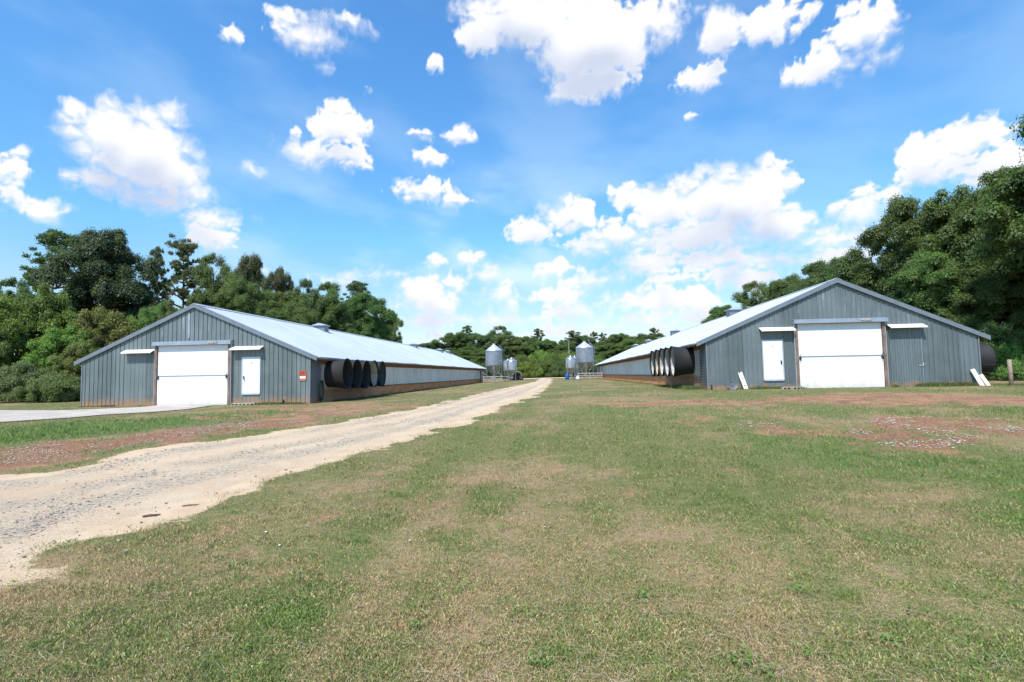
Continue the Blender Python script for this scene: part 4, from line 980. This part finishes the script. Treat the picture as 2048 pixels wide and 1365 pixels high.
for (k, px, w, top, Y_, ti, lab) in [
 ('oak_1', 1455, 95, 612, 84, 'oak', 'leftmost round tree above the roof of the right barn'),
 ('oak_2', 1520, 125, 566, 74, 'oak', 'rounded tree above the first roof vent of the right barn'),
 ('oak_3', 1590, 110, 552, 68, 'oak', 'round topped tree left of the right barn peak'),
 ('oak_1', 1680, 150, 518, 58, 'oak', 'tree rising directly behind the peak of the right barn'),
 ('oak_2', 1755, 160, 478, 52, 'oak', 'tree right of the right barn peak'),
 ('oak_3', 1838, 200, 402, 47, 'oak', 'tall tree with ragged top behind the right barn'),
 ('oak_1', 1930, 210, 382, 43, 'mid', 'tall lit tree near the right edge of the photo'),
 ('oak_2', 2045, 240, 343, 40, 'oak', 'tallest dark tree cut by the right edge of the photo'),
 ('oak_3', 1880, 190, 510, 42, 'mid', 'middle height leafy tree in front of the tall right trees'),
 ('oak_1', 2000, 170, 530, 38, 'oak', 'middle height tree above the fence at the right edge'),
 ('oak_2', 1790, 170, 560, 48, 'dark', 'dark lower tree just behind the right roof slope'),
 ('oak_3', 2110, 200, 450, 38, 'oak', 'tree mostly outside the right edge of the photo')]:
    tree(k, px, w, top, Y_, ti, lab, 'deciduous_tree', group=gR)
for (k, px, w, top, Y_, ti, lab) in [
 ('shrub_1', 1990, 110, 648, 35, 'mid', 'bright bush between the black fan and the fence post'),
 ('shrub_2', 2060, 120, 620, 36, 'mid', 'bush at the right edge behind the wire fence'),
 ('shrub_2', 1920, 130, 630, 38, 'oak', 'bush behind the right corner of the right barn'),
 ('bush_1', 2030, 100, 690, 33.5, 'light', 'low light bush right behind the fence post')]:
    tree(k, px, w, top, Y_, ti, lab, 'shrub', 'shrub', 'shrubs beyond the right barn')
# tree outside the frame whose branch tip enters at the upper right
cm, tm, wx, hz_ = proto('oak_2'); o = empty('deciduous_tree', (34.6, 30, tz(34.6, 30)), 2.0, 'branch tip of a tall tree entering at the upper right edge', 'tree', gR)
o.scale = (1.25, 1.25, 1.62)
c = bpy.data.objects.new('crown', cm); C.objects.link(c); c.parent = o; c.color = (*TINT['oak'], 1); t_ = bpy.data.objects.new('trunk', tm); C.objects.link(t_); t_.parent = o
# far wood across the lane
gF = 'trees of the far wood between the barns'
far = [(812,60,698,150,'o'),(840,60,690,155,'o'),(868,50,684,158,'o'),(905,60,668,160,'o'),(935,44,652,165,'p'),(958,50,668,155,'o'),(880,60,700,150,'m'),(1000,48,654,160,'o'),(1024,50,672,150,'m'),(1050,52,674,158,'o'),(1078,40,658,165,'p'),(1098,46,680,160,'o'),(1118,48,684,155,'o'),(1148,52,662,160,'p'),(1168,50,672,165,'o'),(1190,28,664,170,'p'),(1207,26,666,170,'p'),(1215,60,690,150,'m'),(1240,60,668,155,'o'),(1262,60,680,150,'m'),(1285,60,670,155,'o'),(1310,34,656,168,'p'),(1322,50,668,160,'o'),(1350,60,676,155,'o'),(985,60,690,150,'o'),(940,70,695,146,'o'),(1290,70,690,148,'o'),(1130,60,700,150,'o'),(1065,60,696,152,'o')]
wh = ['left of the left bins', 'directly over the large left bin', 'over the small left bins', 'over the end of the lane', 'over the small right bin', 'over the large right bin', 'over the right barn roof']
def where(px): return wh[[i for i, b_ in enumerate((965, 1005, 1035, 1120, 1150, 1200, 4000)) if px < b_][0]]
for i, (px, w, top, Y_, k) in enumerate(far):
    kind = {'o': 'oak_%d' % (i % 3+1), 'p': 'pine_%d' % (i % 3+1), 'm': 'oak_%d' % ((i+1) % 3+1)}[k]
    order = sorted([f_[0] for f_ in far if where(f_[0]) == where(px)]).index(px)+1
    ordn = ['leftmost', 'second', 'third', 'fourth', 'fifth', 'sixth', 'seventh', 'eighth', 'ninth', 'tenth'][order-1]
    lab = {'o': 'far dark leafy tree', 'p': 'far open-topped pine', 'm': 'far bright leafy tree'}[k]
    tree(kind, px, w*1.5, top, Y_, {'o': 'oak', 'p': 'pine', 'm': 'mid'}[k], '%s %s, %s there from the left' % (lab, where(px), ordn), 'pine_tree' if k == 'p' else 'deciduous_tree', group=gF)
gB = 'bushes along the foot of the far wood'
for i, (px, w, top, Y_, ti) in enumerate([(1010,50,720,138,'oak'),(1045,55,712,136,'mid'),(1075,60,704,140,'light'),(1105,55,708,136,'mid'),(1130,55,706,140,'light'),(1160,60,712,138,'mid'),(975,60,722,138,'oak'),(1200,60,718,138,'mid'),(1060,50,725,132,'light'),(1118,44,724,132,'mid'),(940,60,722,140,'oak'),(1240,60,720,140,'oak')]):
    place = ['behind the small left bins', 'right of the small left bins', 'left of the lane end, tall', 'straight over the lane end', 'left of the small right bin', 'between the right bins', 'behind the large left bin', 'right of the large right bin', 'low, in front at the left of the lane end', 'low, in front at the right of the lane end', 'behind the end of the left barn', 'behind the end of the right barn'][i]
    tree('bush_%d' % (i % 2+1), px, w*1.2, top, Y_, ti, 'bushy green growth %s' % place, 'shrub', 'shrub', gB)

# ---------------------------------------------------------------- grass blades (stuff)
def blades(name, n, y0, y1, h, hw, power, seed, label=None, keep=None, lush_only=False, half=1.25):
    r = np.random.default_rng(seed); u = r.random(n)
    yy = 1/((1/y0)*(1-u)+(1/y1)*u) if power == 2 else y0*(y1/y0)**u
    xx = (r.random(n)*2-1)*(half*yy+.6)
    sand, clay, lush, dry = masks(xx, yy); r_ = r.random(n)
    dens = (1-sand)*(1-.85*clay)*(.75+.25*(1-dry)+.3*lush)
    k = dens > r_
    dd = np.where(poly_mask(xx, yy, drive_poly), 0, 1)
    for Bx, (cx_, cy_), L_, yw in (('l', (-23.2, 28.67), 64.4, .087), ('r', (9.67, 26.55), 69.2, .08)):
        s = (xx-cx_)*math.cos(yw)-(yy-cy_)*math.sin(yw); t_ = (xx-cx_)*math.sin(yw)+(yy-cy_)*math.cos(yw)
        dd = dd*~((s > .02) & (s < BW-.02) & (t_ > -.03) & (t_ < L_))
    k &= dd > 0
    xx, yy, sand, clay, lush, dry = [q[k] for q in (xx, yy, sand, clay, lush, dry)]; n = len(xx)
    tuft = fbm(xx, yy, 5, 3, 21)
    hh = (h+.018*sst(6, 16, yy))*(.45+.9*r.random(n))*(.75+.6*sst(.35, .75, tuft))*(1+.5*lush)*(1-.35*dry)
    wd_ = hw*np.maximum(1, yy*.22)*(.7+.6*r.random(n))
    an = r.random(n)*2*PI; lean = (.25+.9*r.random(n)**1.5); la = r.random(n)*2*PI
    tipd = np.stack([np.cos(la)*lean, np.sin(la)*lean, np.ones(n)], 1); tipd = unit(tipd)*hh[:, None]
    z = terr(xx, yy)-.004; p = np.stack([xx, yy, z], 1); sd2 = np.stack([np.cos(an), np.sin(an), np.zeros(n)], 1)*wd_[:, None]
    V = np.stack([p-sd2, p+sd2, p+tipd*.62+sd2*.55+np.array([0, 0, .08])*hh[:, None]*3, p+tipd], 1).reshape(-1, 3)
    f = (np.arange(n)[:, None]*4+np.array([0, 1, 3, 2])).ravel()
    q = r.random(n); nb = .55*fbm(xx, yy, 2.2, 4, 31)+.45*fbm(xx, yy, 7.5, 3, 32)
    isdry = (q < .10+.50*dry+.22*brown_mask(xx, yy)-.18*track_mask(xx, yy)+1.5*(nb-.5)-.25*lush)
    g0 = np.array([.15, .20, .05]); g1 = np.array([.25, .29, .10]); l0 = np.array([.14, .235, .05]); d0 = np.array([.58, .46, .25]); d1 = np.array([.34, .21, .105])
    m_ = r.random(n)[:, None]; c = g0*(1-m_)+g1*m_; c = c*(1-lush[:, None])+l0*lush[:, None]
    c = np.where(isdry[:, None], d0*(1-m_)+d1*m_, c)*(.70+.9*r.random(n)**1.3)[:, None]; c = np.clip(c*(1+.18*(1-sst(3, 9, yy)))[:, None], 0, .8)  # near blades painted lighter to make up for their self-shadowing
    col = np.repeat(c, 4, 0)
    return np_mesh(name, V, f, 4, M['grass'], col)
g1 = blades('grass', 1350000, 2.2, 62, .036, .00125, 2, 101)
tag(g1, 'short mown grass, green mixed with straw, covering the ground up to the barns', 'grass', kind='stuff')
# straw lying flat
def straw(n, seed):
    r = np.random.default_rng(seed); u = r.random(n); yy = 1/((1/2.2)*(1-u)+(1/22.)*u); xx = (r.random(n)*2-1)*(1.1*yy+.5)
    sand, clay, lush, dry = masks(xx, yy); k = ((1-sand)*(.25+.75*dry) > r.random(n)); xx, yy = xx[k], yy[k]; n = len(xx)
    an = r.random(n)*2*PI; L = .012+.05*r.random(n)**1.6; w = .0010*np.maximum(1, yy*.22); d = np.stack([np.cos(an), np.sin(an), .25*(r.random(n)-.3)], 1)*L[:, None]; s = np.stack([-np.sin(an), np.cos(an), np.zeros(n)], 1)*w[:, None]
    p = np.stack([xx, yy, terr(xx, yy)+.012+.02*r.random(n)], 1); V = np.stack([p-d-s, p-d+s, p+d+s, p+d-s], 1).reshape(-1, 3)
    c = np.array([.55, .44, .30])*(.6+.6*r.random(n))[:, None]; return np_mesh('dry_straw', V, np.arange(4*n), 4, M['grass'], np.repeat(c, 4, 0))
s_ = straw(34000, 103); tag(s_, 'dead pale grass stems lying in the lawn', 'straw', kind='stuff')
# taller grass along the barn feet
def foot_grass():
    r = np.random.default_rng(55); P = []; H = []
    def line(a, b, n, w, h):
        u = r.random(n); p = np.array(a)[None]*(1-u)[:, None]+np.array(b)[None]*u[:, None]; p = p+r.normal(size=(n, 2))*w; nn = fbm(p[:, 0], p[:, 1], 1.1, 3, 77)
        k = nn > .42; P.append(p[k]); H.append((h*(.4+.9*r.random(n))*(.5+nn))[k])
    g = lambda B_, s, y: on_barn(B_, s, y)[:2]
    line(g(BR, 8.7, -.25), g(BR, 12.3, -.25), 5200, .12, .17); line(g(BR, 2.2, -.25), g(BR, 4.4, -.25), 2200, .12, .13); line(g(BR, 0, -.25), g(BR, 2.4, -.2), 1500, .1, .09)
    line(g(BR, -.45, .3), g(BR, -.5, 6), 2600, .22, .22); line(g(BL, .2, -.25), g(BL, 4.0, -.25), 1600, .1, .07); line(g(BL, 8.6, -.3), g(BL, 12.6, -.25), 2600, .15, .11); line(g(BL, 13.1, .5), g(BL, 13.1, 60), 6000, .15, .10)
    line(g(BR, -.3, 8), g(BR, -.3, 66), 5000, .2, .10); line(g(BR, 13.2, -.3), g(BR, 17, -1.), 1500, .2, .10)
    P_ = np.concatenate(P); H_ = np.concatenate(H); n = len(P_); an = r.random(n)*2*PI; la = r.random(n)*2*PI; lean = .2+.6*r.random(n)
    p = np.stack([P_[:, 0], P_[:, 1], terr(P_[:, 0], P_[:, 1])-.01], 1); s = np.stack([np.cos(an), np.sin(an), np.zeros(n)], 1)*.010
    tp = np.stack([np.cos(la)*lean, np.sin(la)*lean, np.ones(n)], 1); tp = unit(tp)*H_[:, None]
    V = np.stack([p-s, p+s, p+tp*.6+s*.6, p+tp], 1).reshape(-1, 3); f = (np.arange(n)[:, None]*4+np.array([0, 1, 2, 3])).ravel(); f = (np.arange(n)[:, None]*4+np.array([0, 1, 2, 3])).ravel()
    c = (np.array([.09, .15, .04])*(1-r.random(n)[:, None]*.3)+np.array([.10, .07, .03])*r.random(n)[:, None])
    return np_mesh('tall_grass', V, f, 4, M['grass'], np.repeat(c, 4, 0))
tag(foot_grass(), 'taller grass growing along the feet of both barns', 'grass', kind='stuff')
# broadleaf weeds in the near lawn
def weeds():
    r = np.random.default_rng(66); Vs = []; cs = []
    spots = [(1078,1335),(1062,1230),(1300,1205),(1330,1230),(1735,1085),(1770,1290),(1480,1325),(1520,1350),(1620,1315),(1990,1330),(1690,1030),(1655,1042),(1530,958),(1010,1060),(30,1180),(60,1165),(1945,1340),(1280,1195),(840,1250),(520,1300),(1840,1240),(1600,1190),(920,1190)]
    for s in spots:
        c = ground_pt(*s); k = r.integers(10, 24)
        for _ in range(k):
            o = np.array([*(c+r.normal(size=2)*.045), 0]); o[2] = tz(o[0], o[1])+.02+.035*r.random(); a = r.random()*2*PI; d = np.array([math.cos(a), math.sin(a), .35]); sd3 = np.array([-math.sin(a), math.cos(a), 0]); L = .022+.02*r.random(); w = L*.55
            Vs += [o, o+d*L*.5+sd3*w*.5, o+d*L, o+d*L*.5-sd3*w*.5]; cc = np.array([.13, .23, .045])*(.7+.6*r.random()); cs += [cc]*4
    V = np.array(Vs); return np_mesh('broadleaf_weeds', V, np.arange(len(V)), 4, M['grass'], np.array(cs))
tag(weeds(), 'small bright broadleaf weeds scattered in the near lawn', 'weeds', kind='stuff')

# ---------------------------------------------------------------- gravel and scraps (stuff)
def rocks(name, pts, sizes, cols, flat=.6, seed=5, long=1.):
    r = np.random.default_rng(seed); base = unit(np.array([(1, 0, 0), (-1, 0, 0), (0, 1, 0), (0, -1, 0), (0, 0, 1), (0, 0, -1)], float)); F8 = np.array([(0, 2, 4), (2, 1, 4), (1, 3, 4), (3, 0, 4), (2, 0, 5), (1, 2, 5), (3, 1, 5), (0, 3, 5)])
    n = len(pts); sc = (.6+.7*r.random((n, 6, 1))); a = r.random(n)*2*PI; v = base[None]*sc*np.array([long, 1, flat]); ca, sa = np.cos(a)[:, None], np.sin(a)[:, None]
    v = np.stack([v[..., 0]*ca-v[..., 1]*sa, v[..., 0]*sa+v[..., 1]*ca, v[..., 2]], -1)*sizes[:, None, None]+pts[:, None, :]
    f = (F8[None]+np.arange(n)[:, None, None]*6).reshape(-1); return np_mesh(name, v.reshape(-1, 3), f, 3, M['vc'], np.repeat(cols, 6, 0))
def road_gravel():
    r = np.random.default_rng(8); n = 130000; i = (r.random(n)*(len(A)-1)).astype(int); u = r.random(n)
    band = np.maximum.reduce([np.exp(-((u-.30)/.11)**2), .85*np.exp(-((u-.52)/.11)**2), .8*np.exp(-((u-.86)/.10)**2), np.full(n, .06)])
    P = A[i]+(B[i]-A[i])*u[:, None]; P = P+r.normal(size=P.shape)*.05; cl = fbm(P[:, 0], P[:, 1], .9, 4, 41)
    k = (band*sst(.42, .62, cl)+.02 > r.random(n)) & (P[:, 1] < 40); P = P[k]; n = len(P)
    s = .004+.019*r.random(n)**6+.0004*P[:, 1]; c = np.array([.34, .295, .25])*(.5+.9*r.random(n))[:, None]
    return rocks('gravel', np.stack([P[:, 0], P[:, 1], terr(P[:, 0], P[:, 1])+.008+s*.2], 1), s, c)
tag(road_gravel(), 'loose grey gravel scattered over the sandy road', 'gravel', kind='stuff')
def scraps():
    r = np.random.default_rng(9); Ps, Ss = [], []
    def fill(poly, n, s0, thr):
        lo, hi = poly.min(0), poly.max(0); p = lo+(hi-lo)*r.random((n, 2)); k = poly_mask(p[:, 0], p[:, 1], poly) & (fbm(p[:, 0], p[:, 1], 1.2, 4, 51) > thr); p = p[k]; Ps.append(p); Ss.append(s0*(.3+1.0*r.random(len(p))**2))
    fill(clay_polys[0][0], 9000, .026, .50); fill(clay_polys[3][0], 500, .032, .46); fill(clay_polys[4][0], 4200, .034, .5); fill(clay_polys[1][0], 500, .03, .55)
    fill(clay_polys[2][0], 260, .035, .5)
    n = 190; u = r.random(n); yy = 2.5*(9**u); xx = (r.random(n)*2-1)*yy*.95; k = sdf(xx, yy, road_poly) < -.1; Ps.append(np.stack([xx[k], yy[k]], 1)); Ss.append(.004+.002*yy[k]*r.random(k.sum()))
    ex = gp([(532,1068),(560,1095),(253,1105),(238,1085),(1098,1010),(965,880),(1160,880),(1260,905),(1200,852),(820,1085),(735,915),(690,928),(1090,1058)]); Ps.append(ex); Ss.append(np.full(len(ex), .03))
    P = np.concatenate(Ps); s = np.concatenate(Ss); c = np.array([.84, .81, .76])*(.55+.45*r.random(len(P)))[:, None]
    s = s*.55; return rocks('white_scraps', np.stack([P[:, 0], P[:, 1], terr(P[:, 0], P[:, 1])+.018+s*.2], 1), s, c, .22, 6, 1.7)
tag(scraps(), 'white feather and paper scraps strewn over the bare clay and lawn', 'scraps', kind='stuff')
S.render.engine = 'CYCLES'
